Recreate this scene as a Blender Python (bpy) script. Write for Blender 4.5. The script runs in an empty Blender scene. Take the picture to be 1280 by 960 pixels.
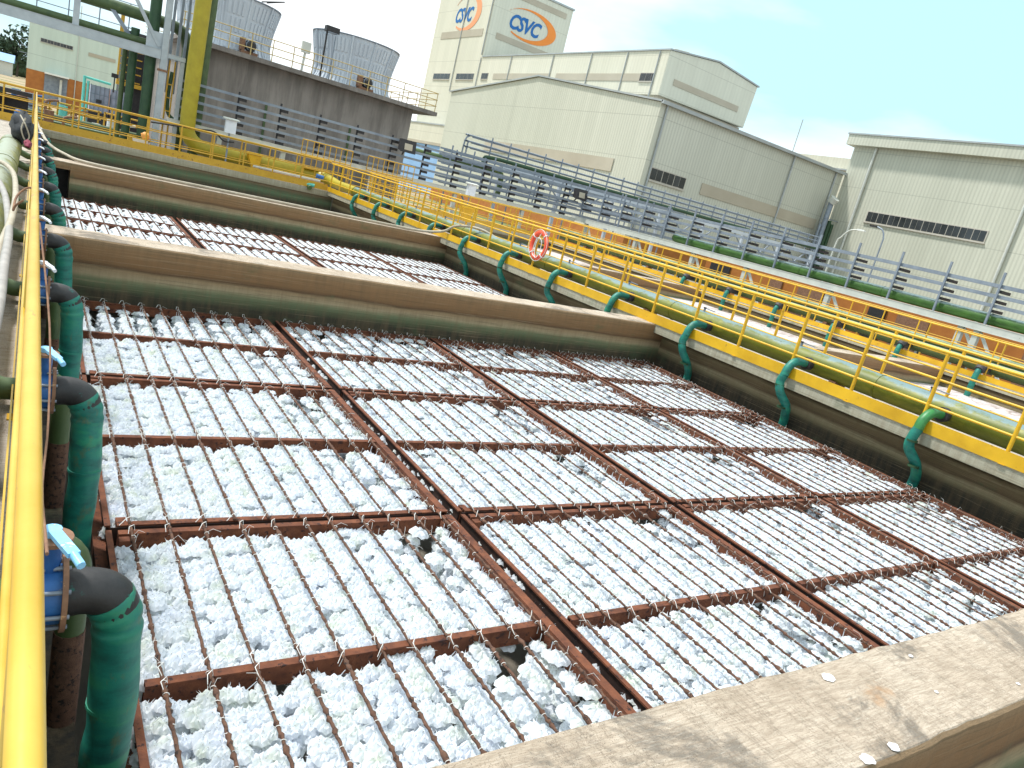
import bpy, math, random
from math import sin, cos, pi, radians, sqrt
from mathutils import Vector, Matrix
random.seed(7)
S = bpy.context.scene
COL = S.collection
# ------------------------------------------------------------------ camera
F_PX, YAW, PITCH, ROLL = 908.41, 0.621291, 0.248123, 0.248955
CH = 1.69
def _cam():
    cy, sy, cp, sp = cos(YAW), sin(YAW), cos(PITCH), sin(PITCH)
    f = Vector((sy*cp, cy*cp, -sp)); r = Vector((cy, -sy, 0)); u = r.cross(f)
    r2 = r*cos(ROLL)+u*sin(ROLL); u2 = -r*sin(ROLL)+u*cos(ROLL)
    m = Matrix((r2, u2, -f)).transposed().to_4x4(); m.translation = (0, 0, CH)
    cd = bpy.data.cameras.new('camera'); co = bpy.data.objects.new('camera', cd); COL.objects.link(co)
    cd.sensor_width = 36; cd.lens = F_PX/1280*36; cd.clip_start = .02; cd.clip_end = 3000
    co.matrix_world = m; S.camera = co
_cam()
# ------------------------------------------------------------------ world, sun, exposure
SUN_DIR = Vector((-.32, .36, .87)).normalized()      # towards the sun
SUN_E = 3.0; SUN_ANGLE = 5.0; SKY = .12; EXPO = .68
def _world():
    w = bpy.data.worlds.new('World'); S.world = w; w.use_nodes = True
    N = w.node_tree.nodes; L = w.node_tree.links; N.clear()
    out = N.new('ShaderNodeOutputWorld'); bg = N.new('ShaderNodeBackground'); bg.inputs[1].default_value = SKY
    sky = N.new('ShaderNodeTexSky'); sky.sky_type = 'NISHITA'; sky.sun_disc = False
    sky.sun_elevation = math.asin(SUN_DIR.z); sky.sun_rotation = math.atan2(SUN_DIR.x, SUN_DIR.y)
    sky.dust_density = 2.0; sky.air_density = 1.0
    tc = N.new('ShaderNodeTexCoord'); mp = N.new('ShaderNodeMapping'); mp.inputs['Scale'].default_value = (1, 1, 3.2)
    mp.inputs['Location'].default_value = (2.1, .7, .2)
    nz = N.new('ShaderNodeTexNoise'); nz.inputs['Scale'].default_value = 1.5; nz.inputs['Detail'].default_value = 7; nz.inputs['Roughness'].default_value = .5
    rp = N.new('ShaderNodeValToRGB'); rp.color_ramp.elements[0].position = .40; rp.color_ramp.elements[1].position = .59
    rp.color_ramp.elements[0].color = (.12, .12, .12, 1); rp.color_ramp.elements[1].color = (.97, .97, .97, 1)
    mx = N.new('ShaderNodeMix'); mx.data_type = 'RGBA'; mx.inputs[7].default_value = (7.4, 7.6, 7.7, 1)
    cy = N.new('ShaderNodeMix'); cy.data_type = 'RGBA'; cy.blend_type = 'MIX'; cy.inputs[0].default_value = .85; cy.inputs[7].default_value = (2.9, 5.3, 6.0, 1)
    L.new(tc.outputs['Generated'], mp.inputs[0]); L.new(mp.outputs[0], nz.inputs[0]); L.new(nz.outputs[0], rp.inputs[0])
    L.new(sky.outputs[0], cy.inputs[6]); L.new(rp.outputs[0], mx.inputs[0]); L.new(cy.outputs[2], mx.inputs[6]); L.new(mx.outputs[2], bg.inputs[0]); L.new(bg.outputs[0], out.inputs[0])
    sd = bpy.data.lights.new('sun', 'SUN'); so = bpy.data.objects.new('sun', sd); COL.objects.link(so)
    sd.energy = SUN_E; sd.angle = radians(SUN_ANGLE); sd.color = (1, .975, .94)
    so.rotation_euler = (-SUN_DIR).to_track_quat('-Z', 'Y').to_euler(); so.location = SUN_DIR*60
    S.view_settings.view_transform = 'Standard'; S.view_settings.look = 'None'; S.view_settings.gamma = 1; S.view_settings.exposure = EXPO
_world()

# ------------------------------------------------------------------ materials
def lin(c):   # colours are given as linear values
    return (c[0], c[1], c[2], 1)
class NT:
    def __init__(s, name):
        s.m = bpy.data.materials.new(name); s.m.use_nodes = True
        s.N = s.m.node_tree.nodes; s.L = s.m.node_tree.links; s.N.clear()
        s.out = s.N.new('ShaderNodeOutputMaterial'); s.b = s.N.new('ShaderNodeBsdfPrincipled'); s.L.new(s.b.outputs[0], s.out.inputs[0])
        tc = s.N.new('ShaderNodeTexCoord'); oi = s.N.new('ShaderNodeObjectInfo')
        ad = s.N.new('ShaderNodeVectorMath'); ad.operation = 'MULTIPLY_ADD'; ad.inputs[1].default_value = (1, 1, 1)
        ml = s.N.new('ShaderNodeMath'); ml.operation = 'MULTIPLY'; ml.inputs[1].default_value = 37.0
        s.L.new(oi.outputs['Random'], ml.inputs[0]); s.L.new(tc.outputs['Object'], ad.inputs[0]); s.L.new(ml.outputs[0], ad.inputs[2])
        s.obj = ad.outputs[0]; g = s.N.new('ShaderNodeNewGeometry'); s.pos = g.outputs['Position']; s.nrm = g.outputs['Normal']; s.rand = oi.outputs['Random']
    def noise(s, scale, detail=5, rough=.55, stretch=None, co=None, dist=0):
        co = co or s.obj
        if stretch:
            mp = s.N.new('ShaderNodeMapping'); mp.inputs['Scale'].default_value = stretch; s.L.new(co, mp.inputs[0]); co = mp.outputs[0]
        n = s.N.new('ShaderNodeTexNoise'); n.inputs['Scale'].default_value = scale; n.inputs['Detail'].default_value = detail; n.inputs['Roughness'].default_value = rough
        n.inputs['Distortion'].default_value = dist
        s.L.new(co, n.inputs[0]); return n.outputs[0]
    def ramp(s, fac, stops, interp='LINEAR'):
        r = s.N.new('ShaderNodeValToRGB'); cr = r.color_ramp; cr.interpolation = interp
        while len(cr.elements) < len(stops): cr.elements.new(.5)
        for e, (p, c) in zip(cr.elements, stops):
            e.position = p; e.color = lin(c) if hasattr(c, '__len__') else (c, c, c, 1)
        s.L.new(fac, r.inputs[0]); return r.outputs[0]
    def mix(s, fac, a, b, mode='MIX'):
        m = s.N.new('ShaderNodeMix'); m.data_type = 'RGBA'; m.blend_type = mode
        for sock, v in ((0, fac), (6, a), (7, b)):
            if hasattr(v, 'links') or hasattr(v, 'is_linked'): s.L.new(v, m.inputs[sock])
            else: m.inputs[sock].default_value = v if sock == 0 else lin(v)
        return m.outputs[2]
    def math(s, op, a, b=0, c=0):
        m = s.N.new('ShaderNodeMath'); m.operation = op
        for i, v in enumerate((a, b, c)):
            if hasattr(v, 'is_linked'): s.L.new(v, m.inputs[i])
            else: m.inputs[i].default_value = v
        return m.outputs[0]
    def sep(s, v):
        n = s.N.new('ShaderNodeSeparateXYZ'); s.L.new(v, n.inputs[0]); return n.outputs
    def fin(s, col, rough=.7, metal=0, bump=None, strength=.3, dist=.01, **kw):
        if hasattr(col, 'is_linked'): s.L.new(col, s.b.inputs['Base Color'])
        else: s.b.inputs['Base Color'].default_value = lin(col)
        if hasattr(rough, 'is_linked'): s.L.new(rough, s.b.inputs['Roughness'])
        else: s.b.inputs['Roughness'].default_value = rough
        s.b.inputs['Metallic'].default_value = metal
        if bump is not None:
            bn = s.N.new('ShaderNodeBump'); bn.inputs['Strength'].default_value = strength; bn.inputs['Distance'].default_value = dist
            s.L.new(bump, bn.inputs['Height']); s.L.new(bn.outputs[0], s.b.inputs['Normal'])
        for k, v in kw.items(): s.b.inputs[k].default_value = v
        return s.m
def paint(name, c1, c2, scale=6, rough=.45, wear=None, wth=.62, wscale=9, bump=.25, metal=0, stretch=None, wstretch=None):
    t = NT(name); n = t.noise(scale, 6, .6, stretch)
    col = t.ramp(n, [(.3, c1), (.7, c2)])
    bn = t.noise(scale*9, 3)
    if wear:
        w = t.noise(wscale, 8, .7, wstretch); f = t.ramp(w, [(wth, 0), (wth+.05, 1)]); col = t.mix(f, col, wear)
    return t.fin(col, rough, metal, bn, bump, .004)
YEL = paint('yellow_paint', (.54, .29, .006), (.76, .44, .014), 2.2, .45, (.34, .16, .03), .63, 11)
YEL_OLD = paint('old_yellow_paint', (.50, .28, .02), (.62, .36, .03), 5, .6, (.26, .11, .03), .60, 10)
YEL_PIPE = paint('mustard_pipe_paint', (.32, .25, .008), (.41, .33, .014), 3, .5, (.22, .12, .03), .70, 6)
RUST = paint('rusty_steel', (.075, .023, .011), (.20, .065, .027), 12, .9, (.03, .012, .01), .57, 20, .8)
WEB_SHADE = paint('slot_shade_rust', (.012, .006, .005), (.045, .018, .010), 14, .8)  # rust colour darkened to paint in the shade of the slots between frames
REBAR = paint('rusty_rebar', (.075, .035, .022), (.17, .085, .052), 30, .9, (.02, .013, .012), .55, 40, .9)
WIRE = paint('white_wire', (.75, .74, .70), (.88, .87, .84), 30, .5)
TEAL = None
GREYM = paint('galvanised_grey', (.17, .20, .25), (.27, .31, .36), 3, .5, (.36, .38, .42), .66, 8, .15, .2)
GREYL = paint('pale_grey_paint', (.50, .51, .47), (.62, .62, .56), 3, .55, (.24, .22, .17), .66, 7)
DARK = paint('dark_iron', (.012, .012, .014), (.035, .03, .03), 10, .6)
BLACKR = paint('black_rubber', (.018, .016, .018), (.05, .045, .05), 12, .55, (.12, .1, .1), .66, 14)
BLUE = paint('blue_valve_paint', (.012, .07, .24), (.03, .15, .42), 14, .45, (.3, .25, .2), .62, 22)
SKYB = paint('light_blue_paint', (.18, .50, .82), (.30, .62, .90), 14, .4, (.75, .8, .8), .60, 26)
BROWNF = paint('brown_flange_rust', (.16, .08, .05), (.30, .16, .09), 18, .85, (.62, .36, .18), .64, 24)
OLIVE = paint('olive_pipe_paint', (.04, .07, .022), (.075, .115, .038), 4, .55, (.18, .17, .06), .66, 8)
DGREEN = paint('dark_green_paint', (.012, .045, .018), (.03, .08, .03), 4, .55, (.12, .12, .06), .7, 8)
MINT = paint('turquoise_paint', (.10, .50, .42), (.16, .60, .50), 4, .5)
RED = paint('orange_red_ring', (.75, .07, .03), (.86, .12, .05), 6, .45, (.9, .5, .4), .7, 12)
ROPE = paint('white_rope', (.6, .6, .56), (.8, .8, .76), 30, .8)
HOSE = paint('pale_hose', (.33, .28, .20), (.46, .40, .31), 8, .6, (.35, .3, .24), .66, 20)
HOSEG = paint('grey_hose', (.26, .24, .22), (.38, .35, .32), 8, .6, (.3, .26, .2), .66, 20)
ORANGE = paint('orange_cladding', (.34, .11, .018), (.46, .17, .03), 1.5, .6)
CREAM = None
TAN = paint('tan_skylight_panel', (.38, .33, .25), (.47, .42, .33), .2, .6)
GLASS = paint('dark_window_glass', (.015, .018, .02), (.05, .055, .06), .5, .15)
FRAMEW = paint('window_frame_paint', (.42, .38, .32), (.52, .48, .42), 2, .6)
WHITEB = paint('white_box_paint', (.62, .66, .72), (.76, .79, .84), 3, .4)
IBCM = paint('grey_blue_tank', (.28, .30, .38), (.42, .44, .54), 3, .5)
BLUEP = paint('pale_blue_wall', (.20, .36, .60), (.28, .45, .68), .3, .6)
LBLUE = paint('logo_blue', (.0, .11, .36), (.0, .12, .38), .3, .5)
LORANGE = paint('logo_orange', (.78, .22, .02), (.82, .25, .03), .3, .5)
LPEACH = paint('logo_faded_orange', (.78, .30, .13), (.80, .33, .15), .3, .5)
CLOTH = paint('black_cloth', (.012, .014, .016), (.03, .034, .038), 8, .85)
MAROON = paint('maroon_cloth', (.15, .01, .03), (.22, .02, .05), 8, .85)
POTW = paint('white_pot', (.7, .7, .66), (.8, .8, .76), 8, .6)
ORANGEF = paint('orange_plastic', (.75, .30, .05), (.82, .36, .07), 8, .5)
SPLAT = paint('white_splash', (.80, .80, .82), (.90, .90, .92), 8, .6)
YELN = paint('sun_worn_yellow_paint', (.50, .28, .010), (.60, .40, .06), 3.2, .4, (.40, .22, .05), .60, 16, .2, 0, (1, .8, 1), (1, .35, 1))
ELBOW = paint('black_rubber_with_teal_overspray', (.010, .010, .011), (.035, .033, .033), 9, .5, (.01, .12, .10), .61, 10)
PALEB = paint('bluish_grey_steel_paint', (.33, .37, .40), (.44, .48, .51), 3, .5, (.2, .17, .14), .66, 7)
HUB = paint('grey_hub', (.25, .27, .25), (.35, .37, .35), 9)
def _teal():
    t = NT('teal_hose'); p = t.pos
    n = t.noise(5, 6, .6, (1, 1, 2.5)); col = t.ramp(n, [(.32, (.005, .09, .075)), (.52, (.010, .18, .14)), (.70, (.025, .24, .14))])
    z = t.sep(t.pos)[2]; w = t.math('ADD', z, t.math('MULTIPLY', t.noise(7, 4), .35))
    f = t.ramp(w, [(0, 1), (.06, 1), (.18, 0)])      # algae and rust film low on the hose
    f2 = t.math('MULTIPLY', f, .0)
    g = t.noise(11, 6, .7, (1, 1, .6)); gm = t.ramp(g, [(.58, 0), (.66, .55)])
    col = t.mix(gm, col, (.10, .12, .05)); sm = t.ramp(t.noise(3, 5, .6, (1, 1, 3)), [(.60, 0), (.68, .6)]); col = t.mix(sm, col, (.03, .30, .15))
    return t.fin(col, .5, 0, t.noise(60, 3), .3, .003)
TEAL = _teal()
GREENE = paint('bright_green_elbow', (.02, .15, .04), (.05, .26, .07), 9, .45, (.03, .10, .05), .62, 12)
def _clad(name, c1, c2, pitch=.33, axis=1, stain=.5, grid=.30):
    t = NT(name); x, y, z = t.sep(t.pos); a = (x, y)[axis]
    w = t.math('SINE', t.math('MULTIPLY', a, 2*pi/pitch)); w = t.math('GREATER_THAN', w, -.2)
    n = t.noise(.12, 5, .6, (1, 1, .35), t.pos); col = t.ramp(n, [(.3, c1), (.7, c2)])
    s = t.ramp(t.noise(.35, 6, .6, (1, 1, .06), t.pos), [(.52, 0), (.75, stain)]); col = t.mix(s, col, tuple(v*.86 for v in c1))
    lap = t.math('LESS_THAN', t.math('FRACT', t.math('MULTIPLY', z, .27)), .018); col = t.mix(t.math('MULTIPLY', lap, .45), col, tuple(v*.5 for v in c1)); sh = t.noise(.9, 2, .5, (.9, .9, .02), t.pos); col = t.mix(t.ramp(sh, [(.5, 0), (.52, .16)]), col, tuple(v*.8 for v in c1))
    gr = t.mix(t.math('MULTIPLY', t.math('SUBTRACT', 1, w), grid), col, tuple(v*.62 for v in c1))
    return t.fin(gr, .5, 0, w, .5, .03)
CREAM_X = _clad('cream_cladding_west', (.51, .505, .41), (.59, .58, .48), .36, 1)
CREAM_Y = _clad('cream_cladding_south', (.52, .52, .44), (.61, .605, .515), .36, 0)
CREAM_HI = _clad('cream_cladding_tower', (.61, .58, .46), (.68, .64, .52), .5, 1, .3, .12)
CREAM_HIY = _clad('cream_cladding_tower_side', (.59, .58, .48), (.65, .64, .53), .5, 0, .3, .1)
ROOFG = paint('grey_roof_trim', (.30, .32, .32), (.40, .42, .42), .6, .5)
def _conc(name, tops, bands, dirt=.5, ztop=-.004):
    """weathered tank concrete: horizontal water-line bands by height, board-mark streaks, pale worn top"""
    t = NT(name); x, y, z = t.sep(t.pos)
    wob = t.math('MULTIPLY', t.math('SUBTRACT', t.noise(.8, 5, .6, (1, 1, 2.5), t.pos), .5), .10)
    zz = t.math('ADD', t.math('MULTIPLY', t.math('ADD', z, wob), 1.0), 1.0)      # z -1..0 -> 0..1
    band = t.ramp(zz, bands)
    st = t.noise(14, 6, .65, (1, 1, .10), t.pos); col = t.mix(t.ramp(st, [(.40, 0), (.75, .45)]), band, (.16, .10, .05))
    hs = t.noise(9, 8, .7, (.10, .10, 5.5), t.pos); col = t.mix(t.ramp(hs, [(.52, 0), (.62, .38)]), col, (.06, .05, .025)); h2 = t.noise(16, 8, .7, (.06, .06, 4), t.pos); col = t.mix(t.ramp(h2, [(.56, 0), (.64, .28)]), col, (.44, .33, .20)); v2 = t.noise(40, 4, .7, (1, 1, .05), t.pos); col = t.mix(t.ramp(v2, [(.5, 0), (.7, .12)]), col, (.07, .05, .03))
    gr = t.noise(1.3, 6, .65, (1, 1, 1.6), t.pos); col = t.mix(t.ramp(gr, [(.58, 0), (.72, .55)]), col, (.06, .11, .05))
    tn = t.noise(1.6, 8, .65, None, t.pos); top = t.ramp(tn, tops)
    fine = t.noise(22, 6, .6, (.25, 1.6, 1), t.pos, .6); top = t.mix(t.ramp(fine, [(.42, 0), (.8, .6)]), top, (.17, .13, .085))
    sp = t.noise(1.15, 8, .72, None, t.pos, .4); top = t.mix(t.ramp(sp, [(.535, 0), (.60, dirt)]), top, (.11, .10, .085))
    g2 = t.noise(130, 6, .75, (.10, 1, 1), t.pos, .4); top = t.mix(t.ramp(g2, [(.44, 0), (.60, .5)]), top, (.24, .175, .12)); top = t.mix(t.ramp(g2, [(.30, .45), (.42, 0)]), top, (.62, .56, .47)); pz = t.noise(230, 3, .6, None, t.pos); top = t.mix(t.ramp(pz, [(.60, 0), (.66, .85)]), top, (.08, .06, .045)); ck = t.noise(3.3, 9, .8, (.5, .12, 1), t.pos, .3); top = t.mix(t.ramp(ck, [(.492, 0), (.5, .7), (.508, 0)]), top, (.12, .09, .06)); rs = t.noise(2.6, 5, .6, None, t.pos); top = t.mix(t.ramp(rs, [(.66, 0), (.72, .5)]), top, (.40, .22, .10))
    istop = t.math('GREATER_THAN', z, ztop); col = t.mix(istop, col, top)
    return t.fin(col, .9, 0, t.math('ADD', g2, t.noise(90, 4, .7, None, t.pos)), .9, .006)
BANDS = [(0, (.02, .018, .012)), (.36, (.035, .032, .018)), (.44, (.075, .095, .045)), (.52, (.14, .165, .085)), (.58, (.34, .27, .16)),
         (.66, (.28, .19, .10)), (.69, (.10, .055, .025)), (.74, (.21, .11, .045)), (.90, (.26, .145, .065)), (1, (.30, .20, .11))]
TOPS = [(.28, (.36, .285, .21)), (.5, (.52, .425, .33)), (.72, (.62, .53, .43))]
CONC = _conc('stained_tank_concrete', TOPS, BANDS, .75)
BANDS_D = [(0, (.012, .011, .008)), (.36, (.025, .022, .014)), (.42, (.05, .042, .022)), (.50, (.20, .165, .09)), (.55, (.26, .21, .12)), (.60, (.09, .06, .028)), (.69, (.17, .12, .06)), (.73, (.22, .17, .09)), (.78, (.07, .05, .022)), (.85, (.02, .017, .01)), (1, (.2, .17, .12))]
CONC_D = _conc('dark_banded_tank_wall', TOPS, BANDS_D, .4)
BANDS_B = [(0, (.03, .03, .02)), (.3, (.05, .05, .03)), (.5, (.10, .17, .09)), (.62, (.09, .11, .06)), (.72, (.20, .15, .09)), (.85, (.27, .20, .12)), (.95, (.16, .16, .10)), (1, (.25, .23, .16))]
CONC_B = _conc('algae_back_wall', TOPS, BANDS_B, .4)
SLAB = _conc('walkway_slab_concrete', [(.3, (.40, .36, .30)), (.55, (.50, .45, .40)), (.75, (.58, .53, .48))],
             [(0, (.12, .10, .07)), (.7, (.20, .17, .11)), (.78, (.34, .31, .22)), (1, (.46, .43, .33))], .3)
def _bconc():
    t = NT('rain_streaked_concrete'); n = t.noise(.35, 6, .6, None, t.pos); col = t.ramp(n, [(.3, (.19, .165, .145)), (.7, (.32, .28, .25))])
    s = t.noise(1.6, 7, .7, (1, 1, .10), t.pos); col = t.mix(t.ramp(s, [(.42, 0), (.62, .6)]), col, (.095, .08, .07))
    s2 = t.noise(2.3, 7, .7, (1, 1, .08), t.pos); col = t.mix(t.ramp(s2, [(.56, 0), (.68, .6)]), col, (.32, .28, .25))
    return t.fin(col, .9, 0, t.noise(4, 8, .7, None, t.pos), .4, .03)
BCONC = _bconc()
def _tower():
    t = NT('cooling_tower_shell'); n = t.noise(.5, 6, .6, (1, 1, .3)); col = t.ramp(n, [(.3, (.44, .48, .54)), (.7, (.58, .62, .67))])
    return t.fin(col, .55, 0, t.noise(8, 3), .15, .02)
CTM = _tower()
def _rpipe(name, low1, low2, top):
    """big header pipe: green paint, chalked and bleached to pale blue on its upper side"""
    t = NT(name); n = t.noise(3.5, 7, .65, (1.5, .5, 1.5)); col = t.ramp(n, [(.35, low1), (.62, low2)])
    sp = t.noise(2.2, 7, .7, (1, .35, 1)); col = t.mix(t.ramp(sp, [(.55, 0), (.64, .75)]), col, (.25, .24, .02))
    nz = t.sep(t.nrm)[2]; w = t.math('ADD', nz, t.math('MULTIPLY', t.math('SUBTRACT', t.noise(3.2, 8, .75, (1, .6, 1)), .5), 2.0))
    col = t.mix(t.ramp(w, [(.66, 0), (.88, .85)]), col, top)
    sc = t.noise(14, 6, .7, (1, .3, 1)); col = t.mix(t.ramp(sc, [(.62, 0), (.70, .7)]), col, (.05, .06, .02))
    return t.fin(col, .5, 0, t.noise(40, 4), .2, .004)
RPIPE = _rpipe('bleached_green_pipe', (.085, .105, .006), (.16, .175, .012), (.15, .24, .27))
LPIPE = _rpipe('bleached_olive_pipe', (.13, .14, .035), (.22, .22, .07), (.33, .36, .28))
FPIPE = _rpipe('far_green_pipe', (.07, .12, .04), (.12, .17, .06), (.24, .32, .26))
def _algae():
    t = NT('mossy_green_pipe'); n = t.noise(2.5, 7, .7, (1, .5, 2)); col = t.ramp(n, [(.35, (.016, .06, .006)), (.65, (.05, .14, .014))])
    nz = t.sep(t.nrm)[2]; w = t.math('ADD', nz, t.math('MULTIPLY', t.math('SUBTRACT', t.noise(3, 6, .7), .5), .8))
    col = t.mix(t.ramp(w, [(.50, 0), (.78, .9)]), col, (.35, .45, .45))
    return t.fin(col, .6, 0, t.noise(20, 5), .3, .01)
GPIPE = _algae()
def _fibre():
    t = NT('white_fibre_media')
    n = t.noise(9, 5, .6, None, t.pos); col = t.ramp(n, [(.32, (.80, .84, .76)), (.48, (.86, .89, .92)), (.7, (.88, .91, .98))])
    col = t.mix(t.ramp(t.noise(120, 3, .6, None, t.pos), [(.64, 0), (.72, .25)]), col, (.5, .53, .5))
    m = t.m; t.fin(col, .7)
    tr = t.N.new('ShaderNodeBsdfTranslucent'); t.L.new(col, tr.inputs[0]); mx = t.N.new('ShaderNodeMixShader'); mx.inputs[0].default_value = .45
    t.L.new(t.b.outputs[0], mx.inputs[1]); t.L.new(tr.outputs[0], mx.inputs[2]); t.L.new(mx.outputs[0], t.out.inputs[0])
    return m
FIBRE = _fibre()
def _foam():
    t = NT('foamy_effluent'); n = t.noise(1.1, 8, .72, (1, 2.2, 1), t.pos, 1.2); col = t.ramp(n, [(.34, (.16, .11, .085)), (.46, (.45, .37, .34)), (.58, (.66, .60, .60))])
    f = t.noise(12, 6, .7, None, t.pos); col = t.mix(t.ramp(f, [(.45, 0), (.7, .6)]), col, (.78, .74, .74))
    return t.fin(col, .6, 0, f, .9, .05)
FOAM = _foam()
def _water():
    t = NT('dark_tank_water'); return t.fin((.008, .008, .006), .6, 0, t.noise(3, 4), .1, .02)
WATER = _water()
def _ground():
    t = NT('works_yard_ground'); n = t.noise(.05, 8, .65, None, t.pos); col = t.ramp(n, [(.35, (.16, .14, .11)), (.6, (.26, .23, .18))])
    y = t.sep(t.pos)[1]; far = t.math('GREATER_THAN', t.math('ADD', y, t.math('MULTIPLY', n, 20)), 66)
    fld = t.ramp(t.noise(.03, 8, .6, (1, 3, 1), t.pos), [(.40, (.12, .15, .04)), (.52, (.34, .25, .15)), (.7, (.42, .31, .20))])
    col = t.mix(far, col, fld); return t.fin(col, .95, 0, t.noise(2, 6, .7, None, t.pos), .4, .05)
GROUND = _ground()
def _leaf():
    t = NT('far_foliage'); n = t.noise(.2, 6, .7, None, t.pos); col = t.ramp(n, [(.3, (.03, .06, .035)), (.7, (.08, .12, .06))]); return t.fin(col, .9)
LEAF = _leaf()
GRAYC = paint('pale_walkway', (.40, .37, .36), (.50, .47, .46), 1, .9)
BARK = paint('bark', (.08, .06, .045), (.14, .10, .07), 2, .9)

# ------------------------------------------------------------------ mesh helpers
class MB:
    def __init__(s): s.v = []; s.f = []; s.sm = []
    def add(s, vs, fs, smooth=False):
        o = len(s.v); s.v += [tuple(p) for p in vs]; s.f += [tuple(i+o for i in f) for f in fs]; s.sm += [smooth]*len(fs); return s
    def bx(s, x0, x1, y0, y1, z0, z1):
        v = [(x, y, z) for z in (z0, z1) for y in (y0, y1) for x in (x0, x1)]
        return s.add(v, [(0, 2, 3, 1), (4, 5, 7, 6), (0, 1, 5, 4), (2, 6, 7, 3), (0, 4, 6, 2), (1, 3, 7, 5)])
    def bar(s, p, q, w, h, up=(0, 0, 1)):
        """rectangular bar from p to q, w wide, h high"""
        p = Vector(p); q = Vector(q); d = (q-p).normalized(); up = Vector(up)
        if abs(d.dot(up)) > .98: up = Vector((1, 0, 0))
        a = d.cross(up).normalized()*w/2; b = a.cross(d).normalized()*h/2
        v = [e+i*a+j*b for e in (p, q) for i, j in ((-1, -1), (1, -1), (1, 1), (-1, 1))]
        return s.add(v, [(0, 1, 2, 3), (7, 6, 5, 4), (0, 4, 5, 1), (1, 5, 6, 2), (2, 6, 7, 3), (3, 7, 4, 0)])
    def tube(s, pts, r, n=10, cap=True, smooth=True):
        P = [Vector(p) for p in pts]; R = r if hasattr(r, '__len__') else [r]*len(P)
        T = []
        for i in range(len(P)):
            a = P[max(i-1, 0)]; b = P[min(i+1, len(P)-1)]; T.append((b-a).normalized())
        up = Vector((0, 0, 1)) if abs(T[0].z) < .9 else Vector((1, 0, 0))
        nn = (up - T[0]*up.dot(T[0])).normalized(); vs = []
        for i, p in enumerate(P):
            nn = (nn - T[i]*nn.dot(T[i])).normalized(); bb = T[i].cross(nn)
            for k in range(n):
                a = 2*pi*k/n; vs.append(p + (nn*cos(a)+bb*sin(a))*R[i])
        fs = [(i*n+k, i*n+(k+1) % n, (i+1)*n+(k+1) % n, (i+1)*n+k) for i in range(len(P)-1) for k in range(n)]
        s.add(vs, fs, smooth)
        if cap: s.add([vs[k] for k in range(n)], [tuple(range(n-1, -1, -1))]); s.add([vs[-n+k] for k in range(n)], [tuple(range(n))])
        return s
    def lathe(s, c, prof, n=24, smooth=True, a0=0, a1=2*pi):
        full = abs(a1-a0-2*pi) < 1e-6; m = n if full else n+1; vs = []
        for r, z in prof:
            for k in range(m):
                a = a0+(a1-a0)*k/n; vs.append((c[0]+r*cos(a), c[1]+r*sin(a), c[2]+z))
        fs = [(i*m+k, i*m+(k+1) % m, (i+1)*m+(k+1) % m, (i+1)*m+k) for i in range(len(prof)-1) for k in range(n)]
        return s.add(vs, fs, smooth)
    def prism(s, poly, axis, a, b):
        """poly: 2-D points in the two other axes (in xyz order), extruded along axis from a to b"""
        def mk(p, t):
            return {'x': (t, p[0], p[1]), 'y': (p[0], t, p[1]), 'z': (p[0], p[1], t)}[axis]
        n = len(poly); vs = [mk(p, a) for p in poly]+[mk(p, b) for p in poly]
        fs = [tuple(range(n)), tuple(range(2*n-1, n-1, -1))]+[(i, n+i, n+(i+1) % n, (i+1) % n) for i in range(n)]
        return s.add(vs, fs)
    def mesh(s, name, mat, origin=(0, 0, 0)):
        me = bpy.data.meshes.new(name); o = origin
        me.from_pydata([(x-o[0], y-o[1], z-o[2]) for x, y, z in s.v], [], s.f); me.polygons.foreach_set('use_smooth', s.sm)
        me.materials.append(mat); me.update(); return me
def rootloc(p):
    v = Vector((0, 0, 0))
    while p: v += p.location; p = p.parent
    return v
def part(name, mb, mat, parent, label=None, stuff=False, origin=None):
    """one mesh object under its thing; geometry given in world coordinates"""
    base = rootloc(parent); org = Vector(origin) if origin is not None else base
    me = mb if isinstance(mb, bpy.types.Mesh) else mb.mesh(name, mat, org)
    o = bpy.data.objects.new(name, me); COL.objects.link(o)
    if parent: o.parent = parent
    o.location = org-base
    if label: o['label'] = label
    if stuff: o['kind'] = 'stuff'
    return o
def clone(o, parent, loc=None):
    c = o.copy(); COL.objects.link(c); c.parent = parent
    if loc is not None: c.location = loc
    return c
def thing(name, label, cat, loc=(0, 0, 0), group=None):
    o = bpy.data.objects.new(name, None); COL.objects.link(o); o.location = loc; o.empty_display_size = .2
    o['label'] = label; o['category'] = cat
    if group: o['group'] = group
    return o
def solo(name, mb, mat, label, cat, group=None, origin=None, kind=None):
    o = part(name, mb, mat, None, origin=origin or (0, 0, 0)); o['label'] = label; o['category'] = cat
    if group: o['group'] = group
    if kind: o['kind'] = kind
    return o
def struct(name, mb, mat):
    o = part(name, mb, mat, None); o['kind'] = 'structure'; return o
def smooth_path(pts, k=6):
    P = [Vector(p) for p in pts]; P = [P[0]*2-P[1]]+P+[P[-1]*2-P[-2]]; out = []
    for i in range(1, len(P)-2):
        a, b, c, d = P[i-1:i+3]
        for j in range(k):
            t = j/k; out.append(.5*((2*b)+(c-a)*t+(2*a-5*b+4*c-d)*t*t+(3*b-a-3*c+d)*t**3))
    out.append(P[-2]); return out
def ORD(i): return ['nearest', 'second nearest', 'third nearest', 'fourth nearest', 'fifth nearest', 'sixth nearest', 'seventh nearest', 'eighth nearest', 'ninth nearest', 'tenth nearest', 'eleventh nearest', 'twelfth nearest', 'thirteenth nearest'][i]
R = random.uniform
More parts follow.
